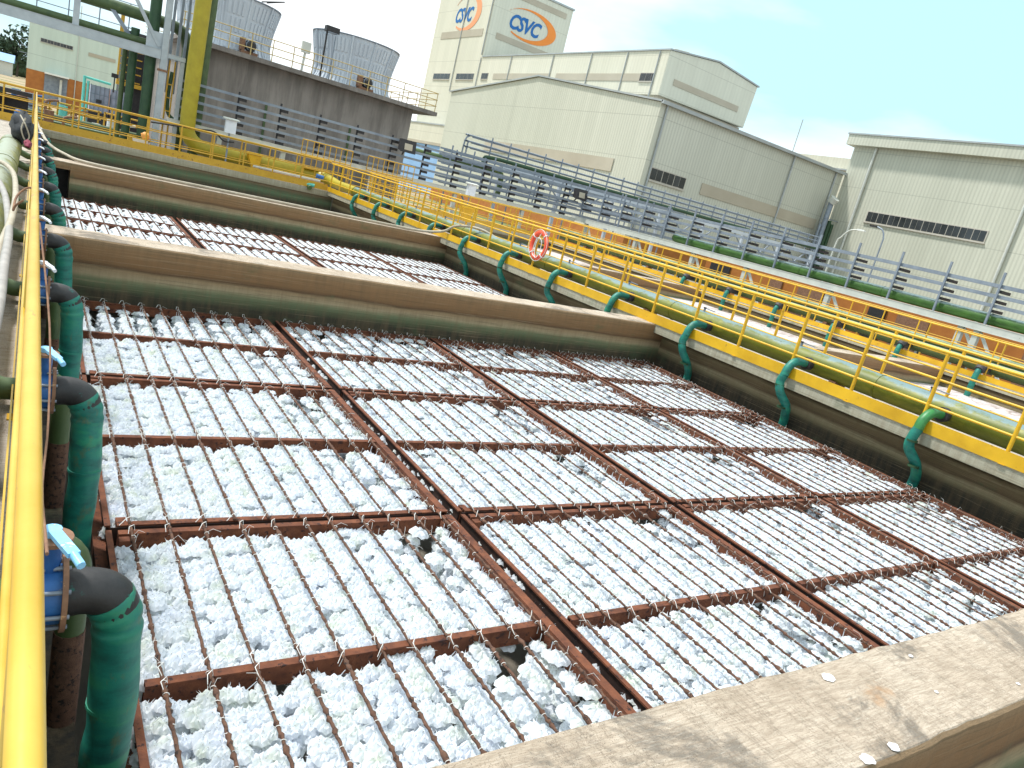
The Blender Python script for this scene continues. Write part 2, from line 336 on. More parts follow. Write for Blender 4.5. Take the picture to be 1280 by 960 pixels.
# ================================================================== ground, tanks, walkways
g = MB(); n = 40
struct('ground', MB().add([(-900, -60, -1.62), (900, -60, -1.62), (900, 1500, -1.62), (-900, 1500, -1.62)], [(0, 1, 2, 3)]), GROUND)
# left, right, back walkways (raised concrete decks); tanks lie between them
struct('left_walkway', MB().bx(-1.9, .072, -3, 32.2, -.26, 0), SLAB)
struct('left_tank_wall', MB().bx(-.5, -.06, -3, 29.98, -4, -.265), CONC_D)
solo('pipe_ledge', MB().bx(-.055, .30, .2, 29.9, -4, -.86), CONC_D, 'dark wet ledge at the foot of the left tank wall behind the teal hoses', 'ledge')
struct('right_walkway', MB().bx(10.08, 11.78, -3, 29.97, -.16, 0), SLAB)
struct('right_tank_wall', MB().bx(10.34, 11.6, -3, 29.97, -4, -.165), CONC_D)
struct('back_walkway', MB().bx(.265, 21.38, 30.0, 31.9, -.24, .0), SLAB)
struct('back_tank_wall', MB().bx(.18, 10.355, 30.05, 30.6, -4, -.245), CONC_B)
struct('back_tank_wall', MB().bx(11.61, 21.6, 30.05, 30.6, -4, -.245), CONC_B)
struct('far_walkway', MB().bx(21.4, 23.3, -3, 31.9, -.16, 0), SLAB)
struct('far_tank_wall', MB().bx(21.5, 23.1, -3, 31.8, -4, -.165), CONC_D)  # dark wall colour stands in for the shade on this far wall
struct('tank_water', MB().add([(.17, -3, -2.6), (10.36, -3, -2.6), (10.36, 30.05, -2.6), (.17, 30.05, -2.6)], [(0, 1, 2, 3)]), WATER)
struct('foam_covered_water', MB().add([(11.6, -3, -.5), (21.62, -3, -.5), (21.62, 30.05, -.5), (11.6, 30.05, -.5)], [(0, 1, 2, 3)]), FOAM)

def rough_wall(name, x0, x1, y0, y1, z0, label, mat=CONC, seg=70, amp=.007, notch=None):
    """baffle wall with slightly uneven arrises"""
    m = MB(); rows = [];
    for i in range(seg+1):
        x = x0+(x1-x0)*i/seg; a = R(-amp, amp); b = R(-amp, amp); c = R(-amp, amp)*.5
        rows.append([(x, y0+a*.4, z0), (x, y0+a, -.02+c), (x, y0+.018+a, c), (x, y1-.018+b, c), (x, y1+b, -.02+c), (x, y1+b*.4, z0)])
    vs = [p for r in rows for p in r]; fs = [(i*6+k, (i+1)*6+k, (i+1)*6+k+1, i*6+k+1) for i in range(seg) for k in range(5)]
    m.add(vs, fs); m.add(rows[0], [(0, 1, 2, 3, 4, 5)]); m.add(rows[-1], [(5, 4, 3, 2, 1, 0)])
    return solo(name, m, mat, label, 'wall', 'baffle walls across the tanks')
W0 = rough_wall('baffle_wall', -.055, 10.35, .965, 1.49, -4, 'broad pale concrete wall in the foreground with grey stains and white splashes on top', seg=90, amp=.006)
W1 = rough_wall('baffle_wall', -.055, 10.35, 9.96, 10.52, -4, 'stained concrete wall between the big nearest basin and the second basin')
W2 = thing('baffle_wall', 'stained concrete wall with a pale hose along its top and a dark opening at its left end', 'wall', (.175, 19.4, 0), 'baffle walls across the tanks')
def wblock(nm, x0, x1, y0, y1, z0, z1): return part(nm, MB().bx(x0, x1, y0, y1, z0, z1), CONC, W2)
wblock('wall_body', .74, 10.35, 19.4, 20.15, -4, 0); wblock('lintel', .175, .738, 19.402, 20.148, -.16, -.002); wblock('sill', .175, .738, 19.402, 20.148, -4, -1.3); part('opening_shade_panel', MB().bx(-.05, .737, 20.0, 20.05, -1.3, -.165), DARK, W2)  # last part: dark panel added behind the opening to make it read as deep shade
for yy, lb in ((9.96, 'wall standing in the foamy basin beyond the right walkway'), (19.4, 'farther wall standing in the foamy basin')):
    solo('baffle_wall', MB().bx(11.61, 21.6, yy, yy+.5, -3, -.003), CONC, lb, 'wall', 'baffle walls across the tanks')
SPL = [(3.065, 1.384, .036), (2.939, 1.0, .028), (2.744, .995, .034), (3.757, 1.372, .013), (3.581, 1.152, .011), (4.2, 1.05, .012)]
# white splashes and worn joints on the near wall top
for (u, v, r) in SPL:
    m = MB(); k = 14; pts = [(u+r*R(.8, 1.15)*cos(2*pi*i/k), v+r*R(.8, 1.15)*sin(2*pi*i/k)*.8) for i in range(k)]
    m.add([(u, v, .0125)]+[(x, y, .0055) for x, y in pts], [(0, 1+i, 1+(i+1) % k) for i in range(k)], True); part('white_splash', m, SPLAT, W0)

# ================================================================== rusty media frames
PW, PL = 2.36, 2.76
def petal_disc(m, c, rad, k, droop, rng, lift=.0):
    vs = []; fs = []
    a0 = rng.uniform(0, 6)
    for i in range(k):
        a = a0+2*pi*i/k+rng.uniform(-.12, .12); ro = rad*rng.uniform(.78, 1.12); dx, dy = cos(a), sin(a); px, py = -dy, dx
        w1, w2, w3 = rad*.05, rad*.17, rad*.07; z0 = lift; z1 = lift+rng.uniform(-.004, .006); z2 = -droop*rng.uniform(.5, 1.4)
        b = len(vs)
        for rr, w, z in ((rad*.08, w1, z0), (rad*.70, w2, z1), (ro, w3, z2)):
            vs += [(c[0]+dx*rr+px*w, c[1]+dy*rr+py*w, c[2]+z), (c[0]+dx*rr-px*w, c[1]+dy*rr-py*w, c[2]+z+rng.uniform(-.004, .004))]
        fs += [(b, b+1, b+3, b+2), (b+2, b+3, b+5, b+4)]
    m.add(vs, fs, False)
def flower(m, c, r, rng):
    n = 16; a0 = rng.uniform(0, 6); tx, ty = rng.uniform(-.16, .16), rng.uniform(-.16, .16); vs = [(c[0], c[1], c[2]+.004)]
    for ring, (rr, dz) in enumerate(((.42, .007), (.78, .003), (1.0, -.017))):
        for i in range(n):
            a = a0+2*pi*i/n; q = r*rr*(rng.uniform(.9, 1.12) if ring == 2 else 1); x, y = q*cos(a), q*sin(a)
            vs.append((c[0]+x, c[1]+y, c[2]+dz+(.0072 if i % 2 else -.0072)*(1 if ring < 2 else .6)+tx*x+ty*y+rng.uniform(-.0015, .0015)))
    fs = [(0, 1+i, 1+(i+1) % n) for i in range(n)]+[(1+ring*n+i, 1+(ring+1)*n+i, 1+(ring+1)*n+(i+1) % n, 1+ring*n+(i+1) % n) for ring in (0, 1) for i in range(n)]
    m.add(vs, fs, False)
    for i in range(3):
        a = a0+2.1*i; x, y = c[0]+r*.3*cos(a), c[1]+r*.3*sin(a); s = .0042; m.dark.append(len(m.f)); m.add([(x-s, y, c[2]+.0125), (x+s, y, c[2]+.0125), (x, y+s*2.4, c[2]+.0125)], [(0, 1, 2)])
def string_mesh(i, levels, pair, rad, pitch, k):
    rng = random.Random(100+i); m = MB(); m.dark = []; tx = rng.uniform(-.02, .02); ty = rng.uniform(-.02, .02)
    for l in range(levels):
        z = -.058-l*pitch+rng.uniform(-.01, .01)
        cs = [(-.072+rng.uniform(-.015, .015)), rng.uniform(-.02, .02), (.072+rng.uniform(-.015, .015))] if pair else [rng.uniform(-.012, .012)]
        for cx in cs:
            c = (cx+tx*l*.4, rng.uniform(-.018, .018)+ty*l*.4, z+rng.uniform(-.018, .018)); r = rad*rng.uniform(.85, 1.15)
            flower(m, c, r, rng)
            for _ in range(9):
                a = rng.uniform(0, 6.3); q = r*rng.uniform(1.0, 1.35); e = (c[0]+q*cos(a), c[1]+q*sin(a), c[2]+rng.uniform(-.03, .022)); m.add([(c[0]+r*.5*cos(a+.12), c[1]+r*.5*sin(a+.12), c[2]), (c[0]+r*.5*cos(a-.12), c[1]+r*.5*sin(a-.12), c[2]), e], [(0, 1, 2)])
    if not pair: m.tube([(0, 0, 0), (tx, ty, -levels*pitch)], .003, 3, False, False)
    else: m.tube([(0, 0, 0), (-.05, 0, -.04)], .0025, 3, False, False)
    me = m.mesh('fibre_string', FIBRE); me.materials.append(HUB)
    for q in m.dark: me.polygons[q].material_index = 1
    return me
FULL = [string_mesh(i, 3, True, .054, .042, 20) for i in range(10)]
THIN = [string_mesh(50+i, 8, False, .066, .055, 20) for i in range(8)]
def rail_mesh(p, q, w, h):
    """rolled channel: web with two flanges, built from p to q"""
    m = MB(); p = Vector(p); q = Vector(q); d = (q-p).normalized(); s = Vector((-d.y, d.x, 0)); t = .009
    m.bar(p+Vector((0, 0, -t/2)), q+Vector((0, 0, -t/2)), w, t)
    m.bar(p+Vector((0, 0, -h+t/2)), q+Vector((0, 0, -h+t/2)), w, t)
    m.bar(p+s*(w/2-t/2)+Vector((0, 0, -h/2)), q+s*(w/2-t/2)+Vector((0, 0, -h/2)), t, h-2*t-.0005)
    m.bar(p-s*(w/2-t/2-.006)+Vector((0, 0, -h/2)), q-s*(w/2-t/2-.006)+Vector((0, 0, -h/2)), t, h-2*t-.0005)
    return m
def bar_mesh(i):
    rng = random.Random(i); P = []; rr = []; n = 150
    for k in range(n+1):
        P.append((rng.uniform(-.0022, .0022), -.02+(PL+.04)*k/n, rng.uniform(-.002, .002)+.013)); rr.append(.0086*(1.75 if rng.random() < .12 else rng.uniform(.85, 1.1)))
    return MB().tube(P, rr, 6).mesh('rebar', REBAR)
def wire_mesh(i):
    rng = random.Random(40+i); m = MB()
    for k in range(27):
        y = .05+k*.1+rng.uniform(-.02, .02); m.tube([(-.006, y-.003, .013), (.006, y+.004, .013)], .0005, 3)
        if rng.random() < .6:
            m.lathe((0, 0, 0), [(0, 0)], 3)if False else None
            pts = [(.0128*cos(a), y+.002*a, .013+.0128*sin(a)) for a in [j*pi/4 for j in range(9)]]; m.tube(pts, .0019, 3, False)
        if rng.random() < (.22 if 3 < k < 24 else .5):
            a = rng.uniform(0, 6.3); L = rng.uniform(.03, .085); x1, y1 = L*cos(a), L*sin(a)
            m.tube([(0, y, .027), (x1*.4, y+y1*.4, .045+rng.uniform(0, .02)), (x1, y+y1, .03+rng.uniform(-.02, .03))], .0011, 3, False)
    # loops where the wires are twisted round the end rails
    for y in (0.02, PL/2-.04, PL/2+.06, PL-.03):
        a = rng.uniform(-.5, .5); m.tube([(a*.02, y, -.05), (.02, y+.02, -.01), (.01, y+.01, .04), (-.02, y-.03, .05), (-.03+a*.06, y-.06, .02)], .0024, 3, False)
    return m.mesh('tie_wire', WIRE)
BARS = [bar_mesh(i) for i in range(4)]; WIRES = [wire_mesh(i) for i in range(5)]
RM = {}
def pm(k, mb, mat):
    if k not in RM: RM[k] = mb.mesh(k.split('|')[0], mat)
    return RM[k]
def media_frame(x0, y0, label, group, fill, rot=0):
    t = thing('media_frame', label, 'media frame', (x0, y0, -.75), group); t.rotation_euler = (0, 0, rot)
    H, W = .115, .062
    def add(nm, key, mb, mat, loc):
        o = bpy.data.objects.new(nm, pm(key, mb, mat)); COL.objects.link(o); o.parent = t; o.location = loc; return o
    sr = rail_mesh((0, .0, 0), (0, PL, 0), W, H); er = rail_mesh((W+.002, 0, 0), (PW-W-.002, 0, 0), W*.8, H)
    add('side_rail', 'side_rail', sr, RUST, (PW-W/2, 0, 0))
    add('side_rail', 'side_rail|thin', MB().bx(-.004, .030, 0, PL, -.012, 0).bx(.022, .030, 0, PL, -H, -.0125), RUST, (0, 0, 0))
    add('rail_web_shade', 'rail_web_shade', MB().bx(.010, .0215, .01, PL-.01, -H, -.0125), WEB_SHADE, (0, 0, 0))  # dark strips on left and front rails, slot shade put into their colour
    add('rail_web_shade', 'rail_web_shade|front', MB().bx(.03, PW-.06, -.006, .0, -H-.02, -.014), WEB_SHADE, (0, 0, 0))
    for yy in (W*.4, PL/2, PL-W*.4): add('cross_beam', 'cross_beam', er, RUST, (0, yy, -.003))
    for cx, cy in ((W+.03, W+.03), (PW-W-.03, W+.03), (W+.03, PL-W-.03), (PW-W-.03, PL-W-.03)):
        add('corner_block', 'corner_block', MB().bx(-.028, .028, -.028, .028, -.16, -.012), RUST, (cx, cy, 0))
    xs = []
    for i in range(11):
        x = .13+i*(PW-.26)/10+R(-.012, .012); xs.append(x)
        b = bpy.data.objects.new('rebar', BARS[i % 4]); COL.objects.link(b); b.parent = t; b.location = (x, 0, R(-.001, .003)); b.rotation_euler = (0, 0, R(-.004, .004))
        if fill != 'far' :
            w = bpy.data.objects.new('tie_wire', random.choice(WIRES)); COL.objects.link(w); w.parent = t; w.location = (x, 0, 0); w['kind'] = 'stuff'
    if fill == 'far': return t
    for x in xs:
        y = .11
        while y < PL-.07:
            back = y > PL/2+.0
            thin = fill == 'back' and back
            fx = x/PW; fy = (y % (PL/2))/(PL/2)
            if abs(y-PL/2) > .045:
                gap = (.82 < fx < .93 and fy > .35 and random.random() < .55) or (.70 < fx < .82 and fy > .5 and random.random() < .30)
                if fill == 'right' and fx > .5: gap = gap or (back and random.random() < .25)
                if fill == 'backright': thin = back or random.random() < .5; gap = (gap and not back) or (back and random.random() < .22)
                me = random.choice(THIN) if (thin or (.72 < fx < .97 and fy > .30)) else random.choice(FULL)
                if not gap:
                    s = bpy.data.objects.new('fibre_string', me); COL.objects.link(s); s.parent = t
                    s.location = (x+R(-.012, .012), y, R(-.012, .004)); s.rotation_euler = (R(-.12, .12), R(-.12, .12), R(-.35, .35)+pi*random.randrange(2))
            y += .096+R(-.008, .008)
    return t
XS = [.50, 2.94, 5.37, 7.79]; PW = 2.345
YS = [1.57, 4.385, 7.205]
colw = ['leftmost', 'second from left', 'third from left', 'rightmost']
roww = ['front row by the foreground wall', 'middle row of the near basin', 'back row under the first stained wall']
for j, y0 in enumerate(YS):
    for i, x0 in enumerate(XS):
        fill = 'norm'
        if j == 2: fill = 'back' if i == 0 else 'backright'
        elif i == 3: fill = 'right'
        media_frame(x0, y0, 'rusty fibre media frame, %s, %s' % (colw[i], roww[j]), 'rusty media frames in the near basin', fill, R(-.002, .002))
# second basin: same frames, media too small to pick apart
def far_media(i):
    rng = random.Random(300+i); m = MB()
    for a in range(11):
        x = .13+a*(PW-.26)/10; y = .1
        while y < PL-.05:
            if abs(y-PL/2) > .05:
                for l in range(3):
                    c = (x+rng.uniform(-.035, .035), y+rng.uniform(-.02, .02), -.005-l*.05); k = 8; rr = .088*rng.uniform(.85, 1.1); a0 = rng.uniform(0, 1)
                    vs = [(c[0], c[1], c[2]+.012)]+[(c[0]+rr*rng.uniform(.8, 1.1)*cos(a0+2*pi*q/k), c[1]+rr*rng.uniform(.8, 1.1)*sin(a0+2*pi*q/k), c[2]-rng.uniform(.01, .04)) for q in range(k)]
                    m.add(vs, [(0, 1+q, 1+(q+1) % k) for q in range(k)], False)
            y += .115
    return m.mesh('fibre_media', FIBRE)
FM = [far_media(i) for i in range(3)]
YS2 = [10.72, 13.56, 16.42]
roww2 = ['nearest row of the second basin', 'middle row of the second basin', 'back row under the wall with pale hose']
for j, y0 in enumerate(YS2):
    for i, x0 in enumerate(XS):
        t = media_frame(x0, y0, 'distant media frame, %s, %s' % (colw[i], roww2[j]), 'rusty media frames in the second basin', 'far', R(-.002, .002))
        o = bpy.data.objects.new('fibre_media', FM[(i+j) % 3]); COL.objects.link(o); o.parent = t; o['kind'] = 'stuff'
# steel angle ledge that carries the frames along the tank walls
led = thing('support_beam', 'rusty ledge beam along the right tank wall under the frames', 'beam', (10.3, 1.5, -.9))
part('ledge', MB().bx(10.22, 10.355, 1.5, 9.95, -.93, -.88), RUST, led)
led = thing('support_beam', 'rusty ledge beam along the left tank wall below the teal hoses', 'beam', (.4, 1.5, -.9))
part('ledge', MB().bx(.45, .53, 1.5, 9.95, -.95, -.88), RUST, led)
# ================================================================== yellow handrails
PM = {}
def railing(name, label, axis, c, a, b, h=1.1, mids=(.73, .37), toe=.18, step=1.09, r=.027, rp=.027, start=None, mat=YEL, group='yellow handrails round the tanks', z=0, flip=1, toemat=None, moff=0):
    org = (c, a, z) if axis == 'y' else (a, c, z)
    t = thing(name, label, 'handrail', org, group)
    P = (lambda s, zz, o=0: (c+o, s, z+zz)) if axis == 'y' else (lambda s, zz, o=0: (s, c+o, z+zz))
    def seg(zz, rr, o=0): 
        n = max(2, int((b-a)/1.5)); return MB().tube([P(a+(b-a)*i/n, zz+R(-.003, .003), o) for i in range(n+1)], rr, 10)
    part('top_rail', seg(h, r), mat, t)
    for mz in mids: part('mid_rail', seg(mz, r*.66, moff), mat, t)
    if toe:
        q = -.034*flip
        m = MB(); m.bx(c+q-.004, c+q+.004, a, b, z+.005, z+toe) if axis == 'y' else m.bx(a, b, c+q-.004, c+q+.004, z+.005, z+toe)
        part('toe_board', m, toemat or mat, t)
    key = (h, rp, mat.name)
    s = start if start is not None else a+.05
    if key not in PM:
        m = MB().tube([(0, 0, .0), (0, 0, h-.01)], rp, 8); m.bx(-.05, .05, -.04, .04, .0, .008); PM[key] = m.mesh('post', mat)
    while s < b-.02:
        o = bpy.data.objects.new('post', PM[key]); COL.objects.link(o); o.parent = t
        o.location = (0, s-a, 0) if axis == 'y' else (s-a, 0, 0); s += step
    return t
railing('handrail', 'thick yellow handrail running away along the left walkway beside the camera', 'y', .029, -1.2, 30.0, start=.9, r=.0175, rp=.016, mids=(.58,), toe=.14, flip=1, step=3.3, moff=-.014, mat=YELN)
railing('handrail', 'yellow handrail between the near basin and the right walkway, life ring on it', 'y', 10.1, .25, 30.02, start=.35, flip=1)
railing('handrail', 'yellow handrail on the outer side of the right walkway, next to the foamy basin', 'y', 11.72, .2, 30.02, start=.9, toe=0, r=.022)
railing('handrail', 'yellow handrail with long toe board on the far side of the foamy basin', 'y', 21.44, -.5, 30.02, start=.2, mids=(.73, .37), r=.024, rp=.020, flip=1, toe=.15)
railing('handrail', 'yellow handrail behind the far walkway, in front of the orange cladding', 'y', 23.1, -.5, 31.8, start=.6, toe=0, mids=(.73,), r=.02, step=2.2, mat=YEL_OLD)
railing('handrail', 'yellow handrail with toe board across the far end of the near tank', 'x', 30.03, -1.9, 10.05, start=-1.15, step=1.12, h=1.16, mids=(.75, .38), toe=.26, flip=1, mat=YEL_OLD, r=.028, rp=.026)
railing('handrail', 'yellow handrail on the outer edge of the back walkway near the mustard pipe', 'x', 31.8, -1.9, 21.3, start=-.9, step=1.12, toe=0, mat=YEL_OLD, mids=(.75, .38))
railing('handrail', 'yellow handrail across the far end of the foamy basin', 'x', 30.03, 11.75, 21.4, start=12.2, step=1.12, toe=.2, mat=YEL_OLD)
for x0, lb, zz in ((9.55, 'left', .62), (12.55, 'right', .62)):    # small raised stile platforms
    t = thing('stile_platform', 'small raised yellow stile railing, %s one of the pair behind the tank corner' % lb, 'stile', (x0, 31.9, 0), 'small stile platforms behind the tank corner')
    m = MB()
    for yy in (31.95, 32.65):
        for z in (zz+.55, zz+1.15): part('rail', MB().tube([(x0, yy, z), (x0+2.0, yy, z)], .022, 6), YEL_OLD, t)
        for k in range(5): part('post', MB().tube([(x0+k*.5, yy, 0), (x0+k*.5, yy, zz+1.15)], .02, 6), YEL_OLD, t)
    part('platform', MB().bx(x0, x0+2, 31.95, 32.65, zz, zz+.04), YEL_OLD, t)
    for k in range(2): part('end_rail', MB().tube([(x0+2*k, 31.95, zz+1.15), (x0+2*k, 32.65, zz+1.15)], .022, 6), YEL_OLD, t)
for (x, y, lb) in ((7.2, 31.72, 'at the back walkway beside the mustard pipe'), (15.0, 27.5, 'on the far end of the right walkway')):
    t = thing('yellow_chute', 'bright yellow funnel shaped chute %s' % lb, 'chute', (x, y, .1), 'yellow funnel chutes')
    m = MB(); m.add([(x, y, .72), (x+.56, y, .72), (x+.56, y+.45, .72), (x, y+.45, .72), (x+.25, y+.05, .12), (x+.5, y+.05, .12), (x+.5, y+.25, .12), (x+.25, y+.25, .12)],
        [(0, 4, 5, 1), (1, 5, 6, 2), (2, 6, 7, 3), (3, 7, 4, 0), (4, 7, 6, 5)]); part('hopper', m, YEL, t)
    part('rim', MB().bx(x-.03, x+.59, y-.03, y-.002, .68, .76), YEL, t)
    part('leg', MB().bar((x+.4, y+.15, 0), (x+.4, y+.15, .118), .06, .06), YEL, t)

# ================================================================== header pipes, valves and hoses
def header(label, x, y0, y1, z, r, mat, step=4.4, grp='green header pipes along the walkways', off=1.3):
    t = thing('header_pipe', label, 'pipe', (x, y0, 0), grp); n = int((y1-y0)/1.5)
    part('pipe_body', MB().tube([(x, y0+(y1-y0)*i/n, z) for i in range(n+1)], r, 24), mat, t)
    y = y0+off
    while y < y1:
        part('pipe_joint', MB().tube([(x, y-.012, z), (x, y+.012, z)], r+.008, 24), mat, t)
        part('saddle', MB().bx(x-r*.8, x+r*.8, y+.6, y+.72, .002, z-r*.82), BROWNF, t); y += step
    return t
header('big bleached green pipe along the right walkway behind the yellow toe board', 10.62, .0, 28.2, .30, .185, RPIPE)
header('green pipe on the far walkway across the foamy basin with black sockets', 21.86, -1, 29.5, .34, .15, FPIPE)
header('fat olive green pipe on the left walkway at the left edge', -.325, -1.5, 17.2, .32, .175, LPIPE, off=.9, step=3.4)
for k, (xx, zz, rr) in enumerate(((23.75, .50, .13), (23.78, .16, .13), (24.1, -.2, .12))):
    t = thing('yard_pipe', 'olive yard pipe behind the far handrail, %s of three' % ['uppermost', 'middle one', 'lowest'][k], 'pipe', (xx, -2, 0), 'olive pipes under the pipe rack')
    part('pipe_body', MB().tube([(xx, -2+1.9*i, zz) for i in range(19)], rr, 12), FPIPE, t)
    for q in range(6): part('pipe_stand', MB().bx(xx-.04, xx+.04, 1+q*5.5, 1.08+q*5.5, -1.6, zz-rr), GREYL, t)
YH = [4.62+2.2*k for k in range(11)]
for k, y in enumerate(YH):
    t = thing('hose_branch', 'teal hose bending over the right toe board into the tank, %s' % ORD(k), 'hose', (10.3, y, 0), 'teal hoses hanging from the right header pipe')
    j = R(-.06, .06); j2 = R(-.07, .07)
    part('socket', MB().tube([(10.47, y, .28), (10.33, y, .275)], [.098, .105], 16), BLACKR, t)
    part('elbow', MB().tube(smooth_path([(10.36, y, .275), (10.22, y+.01, .285), (10.09, y+.02, .262), (9.995, y+.03, .16), (9.965, y+.03, .04)], 4), .066, 14), GREENE if k < 1 else TEAL, t)
    part('hose', MB().tube(smooth_path([(9.965, y+.03, .045), (9.95, y+.05, -.08), (9.965+j*.3, y+.02+j, -.24), (10.09, y-.05+j2, -.42), (10.20, y-.06, -.58), (10.255, y-.04, -.74), (10.26, y, -1.2)], 4), .068, 14), TEAL, t)
    for z in (-.13, -.46): part('hose_clamp', MB().tube([(9.95+(.09 if z < -.3 else .0), y+.04-(.1 if z < -.3 else 0), z-.014), (9.95+(.09 if z < -.3 else 0), y+.04-(.1 if z < -.3 else 0), z+.014)], .074, 12), DGREEN, t)
    v = thing('vent_lever', 'small grey lever valve on top of the right header pipe beside the %s hose' % ORD(k), 'valve', (10.62, y+.35, .48), 'small lever valves on the header pipe')
    part('stem', MB().tube([(10.6, y+.35, .47), (10.6, y+.35, .54)], .022, 8), GREYM, v)
    part('lever', MB().bar((10.6, y+.35, .545), (10.63, y+.12, .535), .03, .014), GREYM, v)
    part('stem_nut', MB().tube([(10.6, y+.35, .54), (10.6, y+.35, .56)], .03, 6), DARK, v)
for k in range(7):
    y = 6.8+2.25*k
    t = thing('hose_branch', 'short teal hose with black socket across the foamy basin, %s' % ORD(k), 'hose', (21.7, y, 0), 'teal hoses hanging from the far header pipe')
    part('socket', MB().tube([(21.76, y, .33), (21.4, y, .33), (21.3, y, .24)], [.13, .14, .12], 12), BLACKR, t)
    part('hose', MB().tube(smooth_path([(21.32, y, .27), (21.24, y, .1), (21.23, y, -.2), (21.25, y+.02, -.6)], 3), .075, 10), TEAL, t)
# left side: blue valves, black elbows, teal drop hoses
YL = [2.42, 4.36, 6.6, 8.85, 11.1, 13.35, 15.6, 17.85, 20.1, 22.3, 24.5]
for k, y in enumerate(YL):
    v = thing('butterfly_valve', 'blue lever valve with rusty flanges below the left handrail, %s' % ORD(k), 'valve', (.12, y, .1), 'blue valves along the left walkway')
    zc = .10
    part('valve_body', MB().tube([(.092, y, zc), (.168, y, zc)], .098, 20), BLUE, v)
    part('neck', MB().tube([(.13, y, zc+.09), (.13, y, zc+.20)], [.03, .036], 10), BLUE, v)
    part('stem_plate', MB().tube([(.13, y, zc+.20), (.13, y, zc+.214)], .062, 18), BROWNF, v)
    lv = MB().bar((.13, y+.01, zc+.232), (.185, y-.14, zc+.225), .036, .016); lv.tube([(.13, y+.01, zc+.2145), (.13, y+.01, zc+.238)], .028, 12); lv.tube([(.183, y-.135, zc+.225), (.203, y-.19, zc+.215)], .014, 8)
    part('lever', lv, SKYB if k < 2 else WHITEB, v)
    for xx in (.083, .176): part('flange', MB().tube([(xx-.008, y, zc), (xx+.008, y, zc)], .125, 20), BROWNF, v)
    for a in range(8):
        ca, sa = cos(a*pi/4+.2), sin(a*pi/4+.2); part('bolt', MB().tube([(.072, y+.108*ca, zc+.108*sa), (.192, y+.108*ca, zc+.108*sa)], .008, 6), GREYM, v)
    part('branch_pipe', MB().tube([(-.18, y, zc+.05), (-.05, y, zc), (.075, y, zc)], .06, 12), OLIVE, v)
    t = thing('drop_hose', 'thick teal hose with black elbow dropping into the tank at left, %s' % ORD(k), 'hose', (.36, y, 0), 'teal drop hoses along the left tank wall')
    part('elbow', MB().tube(smooth_path([(.186, y, zc), (.235, y, zc+.004), (.285, y, zc-.008), (.318, y, zc-.035), (.338, y, zc-.075)], 4), .0775, 18), ELBOW, t)
    part('hose', MB().tube(smooth_path([(.312, y, zc-.033), (.336, y, zc-.075), (.347, y, zc-.13), (.352, y, zc-.2), (.364, y+R(-.01, .01), -.4), (.358, y+.01, -.62), (.352, y+.01, -.9), (.35, y, -1.3)], 5), [.080+.003*sin(i*1.1) for i in range(36)], 20), TEAL, t)
    part('hose_clamp', MB().tube([(.362, y, -.36), (.362, y, -.375)], .085, 18), TEAL, t)
    u = thing('drain_pipe', 'old green pipe down the left tank wall behind the teal hose, %s' % ORD(k), 'pipe', (.235, y+.52, 0), 'old green pipes down the left tank wall')
    part('pipe_body', MB().tube(smooth_path([(.10, y+.52, -.02), (.19, y+.52, -.03), (.245, y+.52, -.10), (.25, y+.52, -.3), (.25, y+.52, -1.3)], 4), .055, 12), OLIVE, u)
    part('rust_sleeve', MB().tube([(.25, y+.52, -.42), (.25, y+.52, -1.28)], .058, 12), REBAR, u)
t = solo('thin_rope', MB().tube(smooth_path([(.10, 2.0, .5), (.11, 2.9, .25), (.13, 3.4, .32), (.12, 3.9, .6), (.06, 4.6, .95)], 4), .005, 6), BROWNF, 'thin brown rope hanging between the blue valves beside the left handrail', 'rope')
t = solo('wire_hook', MB().tube(smooth_path([(.05, 4.95, 1.06), (.0, 4.95, 1.08), (-.05, 4.9, 1.03), (-.06, 4.7, .98), (-.05, 4.6, 1.02), (-.02, 4.55, 1.06)], 4), .006, 6), BROWNF, 'rusty bent wire hooked round the left handrail', 'hook')
# hoses lying on the left pipe
solo('hose', MB().tube(smooth_path([(-.62, 8.0, .3), (-.5, 9.5, .50), (-.36, 9.9, .56), (-.2, 8.8, .53), (-.11, 7.0, .50), (-.10, 5.6, .48), (-.095, 4.6, .46), (-.12, 3.9, .44), (-.22, 3.5, .50), (-.45, 3.3, .45), (-.7, 3.2, .1)], 6), .028, 10), HOSEG, 'thick grey hose looped over the fat left pipe beside the handrail', 'hose')
solo('hose', MB().tube(smooth_path([(-.7, 9.2, .2), (-.52, 10.6, .50), (-.34, 11.4, .54), (-.17, 10.6, .54), (-.10, 8.6, .56), (-.10, 7.2, .53), (-.15, 6.4, .4), (-.16, 5.2, .15), (-.15, 2.5, .03)], 6), .026, 10), HOSE, 'pale whitish hose looped over the fat left pipe, behind the grey one', 'hose')
hp = [(.07, 24.9, .45), (.12, 24.2, .36), (.33, 22.3, .12), (.64, 20.6, .07), (1.1, 19.75, .045), (2.6, 19.66, .042), (4.4, 19.66, .042), (6.5, 19.64, .042), (8.4, 19.6, .042), (9.4, 19.45, .06), (9.95, 19.1, .20), (10.15, 18.7, .46), (10.5, 18.0, .55), (10.9, 17.5, .4)]
solo('hose', MB().tube(smooth_path(hp, 8), .036, 10), HOSE, 'long pale hose lying along the far wall top and over the toe board', 'hose')
